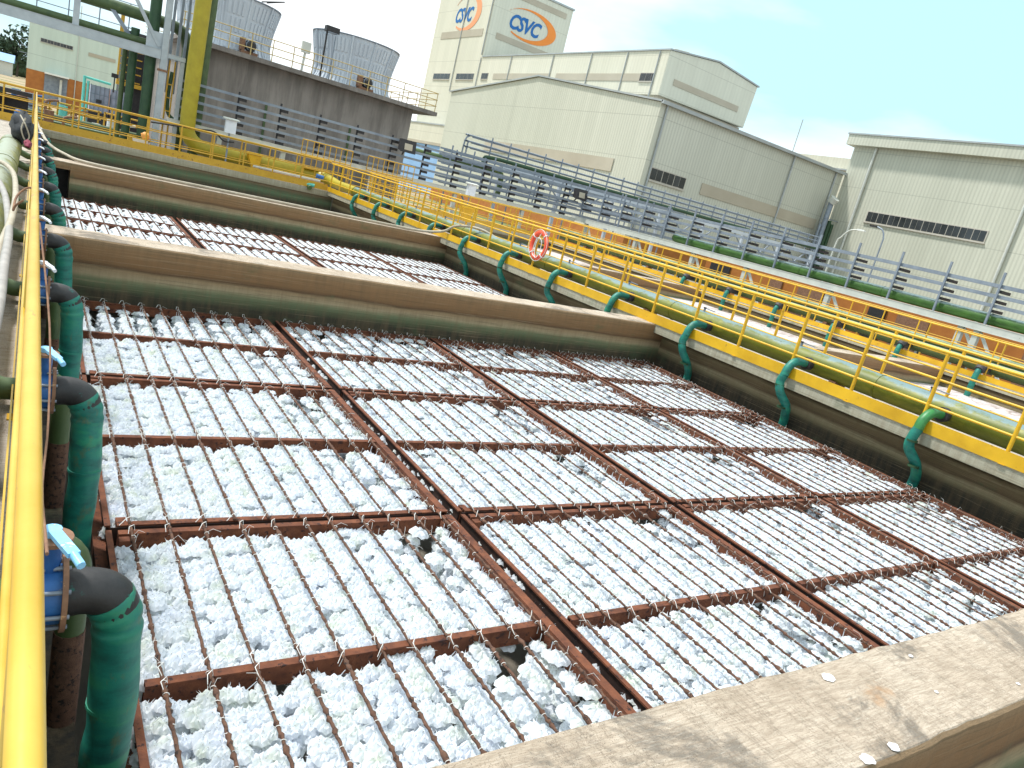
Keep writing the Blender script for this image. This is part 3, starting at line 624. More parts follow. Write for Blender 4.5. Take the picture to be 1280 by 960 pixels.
# black bundle and maroon cloth on the left pipe
b = thing('cloth_bundle', 'black plastic bundle tied with cord on the fat left pipe', 'bundle', (-.3, 15, .4))
def lump(c, s, seed, n1=12, n2=16):
    rng = random.Random(seed); m = MB(); prof = []; vs = []
    for i in range(n1+1):
        th = pi*i/n1
        for k in range(n2):
            ph = 2*pi*k/n2; d = 1+rng.uniform(-.11, .11)+.10*sin(3*ph+4*th); vs.append((c[0]+s[0]*d*sin(th)*cos(ph), c[1]+s[1]*d*sin(th)*sin(ph), c[2]+s[2]*d*cos(th)))
    return m.add(vs, [(i*n2+k, i*n2+(k+1) % n2, (i+1)*n2+(k+1) % n2, (i+1)*n2+k) for i in range(n1) for k in range(n2)], True)
part('bundle_body', lump((-.17, 17.0, .68), (.19, .9, .26), 3), CLOTH, b)
part('cord', MB().tube(smooth_path([(-.20, 16.3, .92), (-.12, 16.05, .80), (-.05, 16.1, .60), (-.10, 16.05, .52), (-.17, 16.05, .70), (-.12, 16.1, .90)], 5), .012, 6), HOSE, b)
solo('cloth', lump((-.06, 15.7, .50), (.06, .45, .06), 5), MAROON, 'small maroon cloth below the black bundle beside the handrail', 'cloth')
# life ring
t = thing('life_ring', 'orange red life ring with white rope hung on the right handrail', 'life ring', (10.04, 14.35, .7))
m = MB(); n1, n2 = 40, 12
vs = [(10.035+.045*sin(2*pi*j/n2), 14.35+(.30+.06*cos(2*pi*j/n2))*cos(2*pi*i/n1), .70+(.30+.06*cos(2*pi*j/n2))*sin(2*pi*i/n1)) for i in range(n1) for j in range(n2)]
m.add(vs, [(i*n2+j, ((i+1) % n1)*n2+j, ((i+1) % n1)*n2+(j+1) % n2, i*n2+(j+1) % n2) for i in range(n1) for j in range(n2)], True); part('ring', m, RED, t)
for a in (.7, 2.3, 3.9, 5.5):
    q = MB(); cy, cz = 14.35+.30*cos(a), .7+.30*sin(a); pts = [(10.035+.05*sin(b_), cy+.065*cos(b_)*cos(a), cz+.065*cos(b_)*sin(a)) for b_ in [i*pi/6 for i in range(13)]]
    q.tube(pts, .014, 6, False); part('white_band', q, ROPE, t)
pts = []
for i in range(33):
    a = 2*pi*i/32; rr = .355+.02*abs(sin(2*(a-.7))); pts.append((10.0, 14.35+rr*cos(a), .7+rr*sin(a)))
part('grab_rope', MB().tube(pts, .006, 5, False), ROPE, t)
part('coiled_line', MB().tube(smooth_path([(10.0, 14.3, 1.0), (9.99, 14.42, .7), (10, 14.35, .42), (9.98, 14.2, .5), (10, 14.22, .8), (9.98, 14.4, .85), (10, 14.5, .5), (9.99, 14.3, .4)], 5), .010, 5), ROPE, t)
# ================================================================== pipe racks with cable trays
def ibeam(p, q, w, h, t=.02):
    m = MB(); p = Vector(p); q = Vector(q)
    m.bar(p+Vector((0, 0, -t/2)), q+Vector((0, 0, -t/2)), w, t); m.bar(p+Vector((0, 0, -h+t/2)), q+Vector((0, 0, -h+t/2)), w, t); s = (q-p).normalized().cross(Vector((0, 0, 1)))*(w/2-t/2-.012); s = s if s.x+s.y < 0 else -s; m.bar(p+s+Vector((0, 0, -h/2)), q+s+Vector((0, 0, -h/2)), t, h-2*t-.001); return m
def tray(p, q, w=.06, h=.10):
    return MB().bar(p, q, w, h)
rk = thing('pipe_rack', 'long white steel beam with grey cable trays in front of the orange cladding at right', 'pipe rack', (25, -4, -1.6), 'white beam pipe racks')
part('beam', ibeam((25.1, -4, 1.39), (25.1, 33.3, 1.39), .34, .24), GREYL, rk)
for k in range(-4, 14):
    y = 10.98+1.665*k
    part('tray_post', MB().bar((24.98, y, 1.392), (24.98, y, 3.05), .06, .07), GREYM, rk)
    for z in (2.56, 2.24, 1.94): part('tray_bracket', MB().bx(25.02, 25.62, y-.10, y+.02, z-.15, z-.056), DARK, rk)
for z in (2.62, 2.30, 2.0):
    part('cable_tray', tray((25.045, -4, z), (25.045, 33, z), .05, .105), GREYM, rk)
    part('cable_tray', tray((25.50, -4, z), (25.50, 33, z), .05, .10), GREYM, rk)
for y in (-.5, 2.2, 5.4, 8.2, 11.14, 11.65, 16.6, 20.7, 23.8, 27.8, 32.0):
    part('column', MB().bx(25.02, 25.2, y-.09, y+.09, -1.6, 1.145), GREYL, rk)
    part('brace', MB().bar((25.11, y-.1, 1.1), (25.11, y-1.3, -.4), .08, .08), GREYL, rk)
gp = thing('green_pipe', 'fat mossy green pipe lying on the white beam under the grey trays', 'pipe', (25.3, -4, 1.6)); part('pipe_body', MB().tube([(25.28, -4+2*i, 1.585) for i in range(15)]+[(25.4, 25.4, 1.585), (25.9, 26.0, 1.6)], .185, 18), GPIPE, gp)
for yy in (3.1, 11.0, 14.7, 18.2, 22.6): part('pipe_joint', MB().tube([(25.28, yy-.02, 1.585), (25.28, yy+.02, 1.585)], .195, 18), GPIPE, gp)
# rack along the back walkway, in front of the concrete building
rk = thing('pipe_rack', 'white beam rack with grey trays in front of the rain-streaked concrete building', 'pipe rack', (-2, 33, -1.6), 'white beam pipe racks')
part('beam', ibeam((4.3, 33.0, 1.28), (24.9, 33.0, 1.28), .30, .24), GREYL, rk)
for k in range(11):
    x = 6.85+1.71*k
    part('tray_post', MB().bar((x, 33.12, 1.285), (x, 33.12, 2.95), .06, .07), DARK, rk)
    for z in (2.78, 2.45, 2.12, 1.79, 1.46): part('tray_bracket', MB().bx(x+.02, x+.30, 33.0, 33.1, z-.17, z-.055), DARK, rk)
for z in (2.78, 2.45, 2.12, 1.79, 1.46):
    part('cable_tray', tray((4.6, 32.98, z), (24.9, 32.98, z), .05, .10), GREYM, rk)
for x in (6.3, 8.9, 13.0, 17.4, 21.5): part('column', MB().bx(x-.09, x+.09, 32.92, 33.1, -1.6, 1.03), GREYL, rk)
for x in (6.0, 9.2, 13.3, 17.7): part('brace', MB().bar((x+.1, 33.0, 1.0), (x+1.3, 33.0, -.4), .07, .07), GREYM, rk)
# tray spur crossing the corner
rk = thing('cable_tray_spur', 'dense grey cable trays with short posts behind the tank corner, between the two racks', 'cable tray', (18, 34.6, -1.6))
for z in (3.15, 2.85, 2.5, 2.15, 1.8):
    part('cable_tray', tray((16.9, 34.6, z-.12), (33.5, 34.6, z+.02), .05, .09), GREYM, rk); part('cable_tray', tray((17.8, 36, z-.14), (36, 36, z), .05, .09), GREYM, rk)
for k in range(13): part('tray_post', MB().bar((17.6+1.3*k, 34.66, -1.6 if k % 3 == 0 else 1.4), (17.6+1.3*k, 34.66, 3.3), .06, .06), GREYM, rk)
for k in range(10): part('tray_post', MB().bar((18.6+1.8*k, 36.06, 1.5), (18.6+1.8*k, 36.06, 3.2), .06, .06), GREYM, rk)
part('beam', MB().bx(17.5, 36, 35.2, 35.35, 1.35, 1.5), GREYM, rk)
# second, taller truss rack with its own trays and green pipe
rk = thing('pipe_rack', 'tall blue-grey truss pipe rack with bent tray ends in front of the corrugated gable hall', 'pipe rack', (20, 38, -1.6))
Y2 = 38.3
for z in (4.25, 3.92, 3.62):
    part('cable_tray', MB().tube(smooth_path([(20.05+(.0 if z > 4 else .2), Y2, 2.6 if z > 4 else z-.4), (20.1+(.0 if z > 4 else .2), Y2, z-.35), (20.35, Y2, z-.05), (20.9, Y2, z), (30, Y2, z), (54, Y2, z+.12)], 4), .05, 6), GREYM, rk)
    part('cable_tray', tray((21, Y2+.9, z), (54, Y2+.9, z+.1), .06, .09), GREYM, rk)
for k in range(26): part('tray_post', MB().bar((21.8+1.28*k, Y2-.06, 3.15), (21.8+1.28*k, Y2-.06, 4.45), .06, .06), GREYM, rk)
part('beam', MB().bx(22.6, 54.2, Y2-.5, Y2-.3, 2.92, 3.14), CTM, rk); part('beam', MB().bx(22.6, 54.2, Y2-.5, Y2-.3, 1.9, 2.02), GREYM, rk)
for k in range(15):
    x = 22.7+2.2*k
    part('brace', MB().bar((x, Y2-.38, 2.03), (x+1.1, Y2-.38, 2.91), .07, .07), GREYM, rk); part('brace', MB().bar((x+1.1, Y2-.34, 2.91), (x+2.2, Y2-.34, 2.03), .07, .07), GREYM, rk)
    if k % 2 == 0: part('column', MB().bx(x-.1, x+.1, Y2-.28, Y2-.1, -1.6, 3.1), CTM, rk)
solo('green_pipe', MB().tube(smooth_path([(21.4, 38.0, 2.7), (21.4, 38.0, 3.15), (21.9, 38.0, 3.36), (26, 38, 3.38), (40, 38, 3.4), (53.5, 38, 3.45)], 5), .11, 10), DGREEN, 'thin dark green pipe along the tall truss rack', 'pipe')
solo('green_pipe', MB().tube(smooth_path([(16.2, 36.2, 2.6), (18.6, 36.2, 2.64), (21.3, 36.2, 2.66), (21.7, 36.2, 2.3), (21.7, 36.2, 1.5)], 5), .15, 12), FPIPE, 'short pale green pipe with elbow in front of the pale blue wall', 'pipe')

# ================================================================== concrete building with cooling towers
cb = thing('concrete_building', 'grey-brown rain-streaked concrete cooling tower building with projecting roof slab', 'building', (5.4, 38.6, -1.6))
part('wall', MB().bx(5.35, 16.85, 38.7, 52, -1.6, 4.655), BCONC, cb)
part('roof_slab', MB().bx(5.0, 17.95, 38.0, 52.6, 4.66, 4.86), BCONC, cb)
for xx in (9.3, 13.6): part('drain_stain_pipe', MB().bx(xx-.05, xx+.05, 38.62, 38.695, -1.6, 2.9), OLIVE, cb)
rl = thing('roof_railing', 'thin tan railing along the edge of the concrete building roof', 'railing', (5.0, 38.1, 4.86))
TANR = paint('tan_rail_paint', (.42, .30, .10), (.55, .42, .20), 3, .6, (.3, .2, .12), .6, 8)
for z in (.95, .62, .30):
    part('rail', MB().tube([(5.1, 38.1, 4.86+z), (17.85, 38.1, 4.86+z)], .022, 6), TANR, rl); part('rail', MB().tube([(17.85, 38.1, 4.86+z), (17.85, 50, 4.86+z)], .022, 6), TANR, rl)
    part('rail', MB().tube([(5.1, 52, 4.86+z), (17.85, 52, 4.86+z)], .022, 6), TANR, rl)
for k in range(14): part('post', MB().tube([(5.2+.97*k, 38.1, 4.862), (5.2+.97*k, 38.1, 5.82)], .024, 6), TANR, rl)
for k in range(9): part('post', MB().tube([(17.85, 39.5+1.3*k, 4.862), (17.85, 39.5+1.3*k, 5.82)], .024, 6), TANR, rl)
def cooling_tower(cx, cy, rt, label, a0):
    t = thing('cooling_tower', label, 'cooling tower', (cx, cy, 4.86), 'cooling tower fan stacks on the concrete roof'); zb = 4.862; s = rt/2.4
    prof = [(2.24, 0), (2.06, .3), (1.98, .7), (2.0, 1.15), (2.08, 1.65), (2.18, 2.1), (2.27, 2.52)]
    def rad(z):
        for (r1, z1), (r2, z2) in zip(prof, prof[1:]):
            if z <= z2: return (r1+(r2-r1)*(z-z1)/(z2-z1))*s
        return prof[-1][0]*s
    part('shell', MB().lathe((cx, cy, zb), [(r*s, z) for r, z in prof], 60), CTM, t)
    part('rim', MB().lathe((cx, cy, zb), [(2.26*s, 2.49), (2.33*s, 2.50), (2.33*s, 2.55), (2.26*s, 2.56)], 60), GREYM, t)
    part('dark_inside', MB().lathe((cx, cy, zb), [(2.22*s, 2.52), (2.02*s, 1.9), (1.9*s, 1.0), (0.0, 1.0)], 40), DARK, t)
    zs = [i*2.5/8 for i in range(9)]
    for k in range(12):
        a = a0+k*pi/6
        part('seam_rib', MB().tube([(cx+(rad(z)+.03)*cos(a), cy+(rad(z)+.03)*sin(a), zb+z) for z in zs], .055, 6), CTM, t)
        m = MB()
        for c in range(4):
            aa = a+pi/6*(.23+.18*c)
            for (z0, z1) in ((.15, .72), (.90, 1.55), (1.68, 2.32)):
                w = .030
                pts = []
                for zz in (z0, (z0+z1)/2, z1):
                    rr = rad(zz)+.035
                    pts.append([(cx+rr*cos(aa+q*w), cy+rr*sin(aa+q*w), zb+zz) for q in (-1, 1)]+[(cx+(rr-.05)*cos(aa+q*w), cy+(rr-.05)*sin(aa+q*w), zb+zz) for q in (1, -1)])
                vs = [p for r_ in pts for p in r_]; fs = [(i*4+j, i*4+(j+1) % 4, (i+1)*4+(j+1) % 4, (i+1)*4+j) for i in range(2) for j in range(4)]+[(3, 2, 1, 0), (8, 9, 10, 11)]
                m.add(vs, fs)
        part('raised_panel', m, CTM, t)
cooling_tower(14.2, 41.7, 2.42, 'pale blue-grey ribbed cooling tower nearest the tall lamp, right of the pair', .1)
cooling_tower(7.55, 41.7, 2.55, 'pale blue-grey ribbed cooling tower behind the mustard pipe, left of the pair', .25)
for (x, lb) in ((14.15, 'in front of the right cooling tower'), (8.25, 'in front of the left cooling tower')):
    t = thing('fan_motor', 'dark electric fan motor on a stand %s' % lb, 'motor', (x, 38.9, 4.86), 'fan motors on the roof'); z = 5.32
    part('motor_body', MB().tube([(x, 39.3, z), (x, 38.75, z)], .24, 16), GREYM, t); part('end_cap', MB().tube([(x, 38.75, z), (x, 38.66, z)], [.22, .14], 16), DARK, t)
    for a in range(8): part('fin', MB().bar((x+.25*cos(a*pi/4), 39.2, z+.25*sin(a*pi/4)), (x+.25*cos(a*pi/4), 38.85, z+.25*sin(a*pi/4)), .03, .05), DARK, t)
    part('stand', MB().bx(x-.4, x+.35, 38.8, 39.3, 4.862, 5.05), BROWNF, t); part('bracket', MB().bx(x-.45, x-.27, 38.85, 39.3, 5.052, 5.6), BROWNF, t)
    part('terminal_box', MB().bx(x-.1, x+.12, 38.7, 38.9, 5.055, 5.2), DARK, t)
t = thing('floodlight', 'dark floodlight on a tall pole in front of the right cooling tower', 'floodlight', (11.55, 38.25, 4.86))
part('pole', MB().tube([(11.5, 38.3, 4.862), (11.5, 38.3, 7.0)], .045, 8), DARK, t); part('pole', MB().tube([(11.95, 38.3, 4.862), (11.95, 38.3, 6.9)], .03, 8), GREYM, t)
part('lamp_head', MB().bx(11.4, 12.05, 38.1, 38.5, 7.0, 7.25), DARK, t); part('lamp_glass', MB().bx(11.5, 11.98, 38.12, 38.45, 6.96, 6.998), GREYM, t)
t = thing('signal_box', 'pale box on a thin post between the two cooling towers', 'box', (10.7, 38.6, 4.86))
part('post', MB().tube([(10.65, 38.6, 4.862), (10.7, 38.6, 5.75)], .06, 8), GREYL, t); part('box', MB().bx(10.5, 10.92, 38.5, 38.7, 5.752, 6.25), GREYL, t)
t = thing('antenna_frame', 'small dark frame on top of the left cooling tower', 'frame', (9.3, 40.5, 7.4))
part('arm', MB().bar((8.6, 39.6, 7.45), (9.6, 39.4, 7.75), .05, .05), DARK, t); part('arm', MB().bar((8.8, 39.4, 7.45), (9.6, 39.4, 7.75), .05, .05), DARK, t)

# ================================================================== buildings
def gable_ring(poly, axis, a, b): return MB().prism(poly, axis, a, b)
def windows(bld, mk, n, name='window', mat=GLASS, fr=FRAMEW, depth=.12):
    """mk(i0,i1,z0,z1,d0,d1) -> box tuple; a framed strip of n panes"""
    f = part(name, mk(-.006, 1.006, -.06, 1.05, -depth*.3, depth*.35), fr, bld)
    part('sill', mk(-.012, 1.012, -.14, -.061, -depth*.3, depth*1.1), fr, f)
    for k in range(n):
        a = (k+(.06 if k % 2 == 0 else .03))/n; b = (k+(.97 if k % 2 == 0 else .94))/n; o = mk(a, b, .04, .96, depth*.36, depth*.5); part('pane', o, mat, f)
    return f
def wx(X, ya, yb, za, zb):       # strip on a wall facing -x ; u from ya to yb
    return lambda u0, u1, v0, v1, d0, d1: MB().bx(X-d1, X-d0, min(ya+(yb-ya)*u0, ya+(yb-ya)*u1), max(ya+(yb-ya)*u0, ya+(yb-ya)*u1), za+(zb-za)*v0, za+(zb-za)*v1)
def wy(Y, xa, xb, za, zb):       # strip on a wall facing -y
    return lambda u0, u1, v0, v1, d0, d1: MB().bx(xa+(xb-xa)*u0, xa+(xb-xa)*u1, Y-d1, Y-d0, za+(zb-za)*v0, za+(zb-za)*v1)
# gable hall
h = thing('gable_hall', 'low pale hall with corrugated gable end and grey-green side wall', 'building', (45, 51.5, -1.6))
zt = .5
part('gable_wall', MB().prism([(51.5, zt), (92.3, zt), (92.3, 12.35), (72, 14.35), (51.5, 12.35)], 'x', 45, 45.4), CREAM_X, h)
part('side_wall', MB().bx(45.402, 72.98, 51.5, 51.9, zt, 12.35), CREAM_Y, h)
part('back_wall', MB().bx(45.402, 72.98, 91.9, 92.3, zt, 12.35), CREAM_Y, h)
part('cladding_base', MB().bx(44.98, 72.98, 51.48, 92.32, -1.6, zt-.004), ORANGE, h)
for (a, b) in (((51.2, 12.36), (72, 14.40)), ((72, 14.40), (92.6, 12.36))):
    part('roof', MB().prism([a, b, (b[0], b[1]+.16), (a[0], a[1]+.16)], 'x', 44.8, 72.97), ROOFG, h)
part('gutter', MB().bx(44.8, 72.97, 51.05, 51.32, 12.22, 12.50), ROOFG, h)
part('skylight_band', MB().bx(44.9, 44.98, 55.8, 80.5, 5.9, 7.1), TAN, h)
part('skylight_band', MB().bx(52.6, 71.0, 51.42, 51.48, 5.95, 7.0), TAN, h)
windows(h, wy(51.48, 45.9, 50.4, 5.9, 6.95), 6)
for (x) in (45.7, 64.2, 71.6): part('downpipe', MB().tube([(x, 51.36, 12.2), (x, 51.36, -1.6)], .09, 8), ROOFG, h)
for k in range(18):
    pass
# right hall
h = thing('eaved_hall', 'pale yellow-green corrugated hall on the right with deep eave and long window strip', 'building', (73, -6, -1.6))
part('wall', MB().bx(73, 88, -20, 51.3, .9, 15.35), CREAM_X, h); part('cladding_base', MB().bx(72.98, 88, -20.02, 51.32, -1.6, .897), ORANGE, h)
part('fascia', MB().bx(72.2, 88.2, -20.5, 51.9, 15.354, 16.4), CREAM_X, h); part('roof_edge', MB().bx(72.1, 88.3, -20.6, 52.0, 16.404, 16.56), ROOFG, h)
f = windows(h, wx(72.97, 47.1, 34.9, 7.9, 8.95), 20)
for y in (48.6, 32.7, 14.0): part('downpipe', MB().tube([(72.8, y, 15.3), (72.8, y, 6 if y > 40 else 4), (72.8, y+.1, -1.6)], .13, 8), GREYL, h)
# big production hall and tower with the lettering
h = thing('production_tower', 'tall cream production hall with square tower carrying blue lettering and orange swooshes', 'building', (52, 60.4, -1.6))
YC, XW = 60.4, 52.0
part('hall_wall', MB().prism([(XW, 14.7), (XW, 19.0), (58.9, 19.85), (65.6, 19.25), (65.3, 14.8)], 'y', YC, 99.4), CREAM_HI, h)
part('end_wall', MB().prism([(XW+.02, 14.72), (XW+.02, 18.98), (58.9, 19.83), (65.58, 19.23), (65.28, 14.82)], 'y', YC-.06, YC-.004), CREAM_HIY, h)
part('lower_wall', MB().bx(XW+.5, 64.6, YC+.9, 118.5, -1.6, 14.695), CREAM_HI, h)
part('roof_edge', MB().prism([(XW-.12, 19.0), (58.9, 19.88), (65.75, 19.25), (65.75, 19.38), (58.9, 20.02), (XW-.12, 19.14)], 'y', YC-.2, 99.3), ROOFG, h)
part('roof_vent', MB().prism([(55.0, 19.6), (55.2, 20.2), (57.2, 20.45), (58.6, 19.9)], 'y', YC+3, YC+8), CREAM_HI, h)
part('tower_wall', MB().bx(XW, 65.2, 99.42, 117.2, 10.2, 29.5), CREAM_HI, h)
part('tower_side', MB().bx(XW+.02, 65.18, 99.34, 99.415, 18.9, 29.48), CREAM_HIY, h)
part('tower_base', MB().bx(XW+.01, 65.19, 99.43, 117.19, -1.6, 10.197), CREAM_HI, h)
part('tower_roof', MB().bx(XW-.15, 65.35, 99.2, 117.4, 29.51, 29.75), ROOFG, h)
part('skylight_band', MB().bx(53.5, 63.6, YC-.12, YC-.065, 16.05, 16.65), TAN, h)
for (a, b) in ((63.9, 79.6), (80.9, 95.0)): part('skylight_band', MB().bx(XW-.06, XW-.002, a, b, 16.0, 16.75), TAN, h)
windows(h, wx(XW, 63.9, 61.7, 16.0, 16.8), 5); windows(h, wx(XW, 98.4, 96.5, 16.0, 16.8), 4)
windows(h, wx(XW, 114.2, 108.4, 15.9, 16.75), 9); windows(h, wx(XW, 106.2, 100.7, 15.9, 16.75), 9)
part('skylight_band', MB().bx(XW-.06, XW-.002, 100.8, 114.3, 21.9, 22.9), TAN, h)
part('skylight_band', MB().bx(53.4, 63.2, 99.27, 99.335, 21.95, 22.75), TAN, h)
part('skylight_band', MB().bx(55.6, 64.2, 99.27, 99.335, 28.0, 28.75), TAN, h)
for y in (61.7, 66.8, 73.2, 81.0, 91.0, 99.5, 107.4): part('downpipe', MB().tube([(XW-.1, y, 29.4 if y > 100 else 18.9), (XW-.1, y, 14.2)], .07, 6), ROOFG, h)
part('downpipe', MB().tube([(XW-.1, 99.6, 29.4), (XW-.1, 99.6, 19.3)], .08, 6), ROOFG, h)
part('shadow_ledge', MB().bx(XW+.3, 65.1, YC+.3, YC+.89, 14.2, 14.693), TAN, h)
def letters(txt, size, mat, place, parent, label):
    """lettering as flat raised outlines on the wall"""
    cu = bpy.data.curves.new('lettering', 'FONT'); cu.body = txt; cu.size = size; cu.extrude = .03; cu.offset = size*.030; cu.shear = .28; cu.align_x = 'CENTER'; cu.align_y = 'CENTER'; cu.space_character = .92; cu.resolution_u = 3
    o = bpy.data.objects.new('tmp', cu); COL.objects.link(o); dg = bpy.context.evaluated_depsgraph_get(); me = bpy.data.meshes.new_from_object(o.evaluated_get(dg))
    bpy.data.objects.remove(o); me.materials.clear(); me.materials.append(mat); me.name = 'lettering'
    base = rootloc(parent)
    for v in me.vertices: v.co = Vector(place(v.co.x, v.co.y*1.22, v.co.z))-base
    q = bpy.data.objects.new('lettering', me); COL.objects.link(q); q.parent = parent; q['label'] = label; return q
def swoosh(mat, place, parent, W, H, label):
    m = MB(); n = 40; o1 = []; i1 = []
    for i in range(n+1):
        t = radians(152)-radians(285)*i/n; o1.append((W*cos(t), H*sin(t)))
        i1.append((W*.84*cos(t)-W*.17, H*.86*sin(t)+H*.03))
        if i in (0, n): i1[-1] = o1[-1]
    vs = [place(x, y, 0) for x, y in o1]+[place(x, y, 0) for x, y in i1]+[place(x, y, .04) for x, y in o1]+[place(x, y, .04) for x, y in i1]; N1 = n+1
    m.add(vs, [(i, i+1, N1+i+1, N1+i) for i in range(n)]+[(2*N1+i, 3*N1+i, 3*N1+i+1, 2*N1+i+1) for i in range(n)]+[(i, 2*N1+i, 2*N1+i+1, i+1) for i in range(n)])
    part('swoosh', m, mat, parent, label)
px = lambda cx, cz: (lambda x, y, z: (cx+x, 99.33-.01-z, cz+y+x*.0))
py_ = lambda cy, cz: (lambda x, y, z: (XW-.01-z, cy-x, cz+y))
letters('CSVC', 2.25, LBLUE, px(57.5, 24.85), h, 'blue company lettering on the tower side'); swoosh(LORANGE, px(58.65, 25.1), h, 4.55, 2.15, 'orange swoosh round the lettering')
letters('CSVC', 2.25, LBLUE, py_(108.0, 25.0), h, 'blue company lettering on the tower front'); swoosh(LPEACH, py_(106.9, 25.4), h, 4.3, 2.6, 'faded orange swoosh round the lettering')
# lower annex left of the tower
h = thing('annex', 'low cream annex with pale blue lower wall left of the lettered tower', 'building', (49, 100, -1.6))
part('wall', MB().bx(49, 51.9, 93, 132, 5.7, 8.6), CREAM_HI, h); part('blue_wall', MB().bx(49.1, 51.9, 93.1, 131.9, -1.6, 5.697), BLUEP, h); part('trim', MB().bx(48.9, 51.95, 92.9, 132.1, 8.604, 8.8), ROOFG, h)
part('tan_band', MB().bx(48.94, 49.09, 93, 131, 5.72, 6.1), TAN, h)
# small far hall between the two halls
h = thing('far_hall', 'distant small pale hall with stepped roof seen between the two nearer halls', 'building', (92, 68, -1.6))
part('wall', MB().bx(92, 112, 62, 96, -1.6, 15.6), CREAM_HI, h)
part('gable', MB().prism([(92.02, -1.6), (111.9, -1.6), (111.9, 14.5), (104, 16.9), (97, 17.0), (92.02, 15.8)], 'y', 66.0, 66.4), CREAM_Y, h)
part('roof_ridge', MB().bx(93, 99, 61.8, 92, 15.604, 17.4), CREAM_HI, h); part('roof_edge', MB().bx(91.8, 112.2, 61.8, 96.2, 15.602, 15.8), ROOFG, h)
solo('lightning_rod', MB().tube([(94, 76, 17.4), (94, 76, 22.4)], .07, 5), ROOFG, 'thin lightning rod on the distant hall roof', 'rod')
# pipes and vent at the corner of the two halls
t = thing('vent_pipes', 'cluster of grey and green vertical pipes with a cap at the corner between the halls', 'pipe', (71.2, 50.2, -1.6))
for (x, zt_, r, m_) in ((70.9, 9.0, .3, GREYM), (71.7, 7.2, .22, DGREEN), (72.3, 6.9, .2, DGREEN), (70.3, 6.6, .14, GREYM)):
    part('pipe_body', MB().tube([(x, 50.3, -1.6), (x, 50.3, zt_)], r, 10), m_, t)
part('cap', MB().tube([(70.9, 50.3, 9.0), (70.9, 50.0, 9.5)], [.45, .5], 12), GREYL, t); part('brace', MB().bar((70.2, 50.2, 7.3), (73, 50.2, 7.3), .07, .07), GREYM, t)
# street lamps
for (pts, hd, lb) in (([(50, 30.45, -1.6), (50, 30.45, 4.3), (50, 30.5, 5.1), (50, 30.75, 5.55), (50, 31.2, 5.72)], (50, 31.25, 5.72, 31.75), 'dark curved street lamp in front of the right hall, arm bent to the left'),
                      ([(50, 33.95, -1.6), (50, 33.95, 3.7), (50, 33.7, 4.5), (50, 33.2, 5.1), (50, 32.6, 5.25)], (50, 32.6, 5.27, 32.0), 'pale curved street lamp in front of the right hall, arm bent to the right')):
    t = thing('street_lamp', lb, 'street lamp', (pts[0][0], pts[0][1], -1.6), 'street lamps in the yard')
    part('pole', MB().tube(smooth_path(pts, 5), .055, 8), GREYM if hd[2] > 5.5 else GREYL, t)
    part('lamp_head', MB().bx(49.88, 50.12, min(hd[1], hd[3]), max(hd[1], hd[3]), hd[2]-.06, hd[2]+.06), DARK if hd[2] > 5.5 else POTW, t)
# openings and doors in the orange cladding below the halls
for k, y in enumerate((8.5, 12.6, 19.5, 24, 31)):
    pass
c = thing('orange_shed', 'low orange-clad lean-to shed behind the white beam with grey doors', 'shed', (29, -4, -1.6))
part('wall', MB().bx(29, 36, -4, 26.5, -1.6, 1.14), ORANGE, c)
for k, y in enumerate((9.3, 10.4, 14.6, 16.4, 19.4, 21.6, 24.8)): part('door', MB().bx(28.93, 28.995, y, y+(.75 if k % 2 else 1.3), -1.6, .95), BROWNF if k % 3 else DARK, c)
# ================================================================== floodlights, cabinets
for (x, y, z, lb, yy) in ((14.25, 32.5, 2.6, 'on the back rack in front of the concrete building', 0), (24.7, 32.6, 2.55, 'at the corner where the two racks meet', 1)):
    t = thing('floodlight', 'black square floodlight %s' % lb, 'floodlight', (x, y, z), 'black floodlights on the racks')
    part('lamp_housing', MB().prism([(y-.12, z-.28), (y+.2, z-.2), (y+.22, z+.26), (y-.02, z+.28)], 'x', x-.38, x+.38), DARK, t)
    part('lamp_glass', MB().add([(x-.2, y-.112, z-.16), (x+.2, y-.112, z-.16), (x+.2, y-.062, z+.12), (x-.2, y-.062, z+.12)], [(0, 1, 2, 3)]), TAN, t)
    part('bracket', MB().bar((x, y+.2, z-.1), (x, y+.5, z-.4), .05, .05), DARK, t)
for (x, y, z0, lb) in ((6.38, 31.6, 1.28, 'beside the mustard pipe bend'), (17.25, 31.2, 1.15, 'behind the tank corner in front of the dense trays')):
    t = thing('control_box', 'white control box on a post %s' % lb, 'control box', (x, y, 0), 'white control boxes')
    part('post', MB().tube([(x, y+.05, .0), (x, y+.05, z0)], .035, 6), GREYM, t); part('box', MB().bx(x-.2, x+.2, y-.1, y+.1, z0, z0+.5), WHITEB, t)
    part('canopy', MB().prism([(y-.18, z0+.505), (y+.15, z0+.505), (y+.15, z0+.58), (y-.18, z0+.54)], 'x', x-.29, x+.29), GREYL, t)
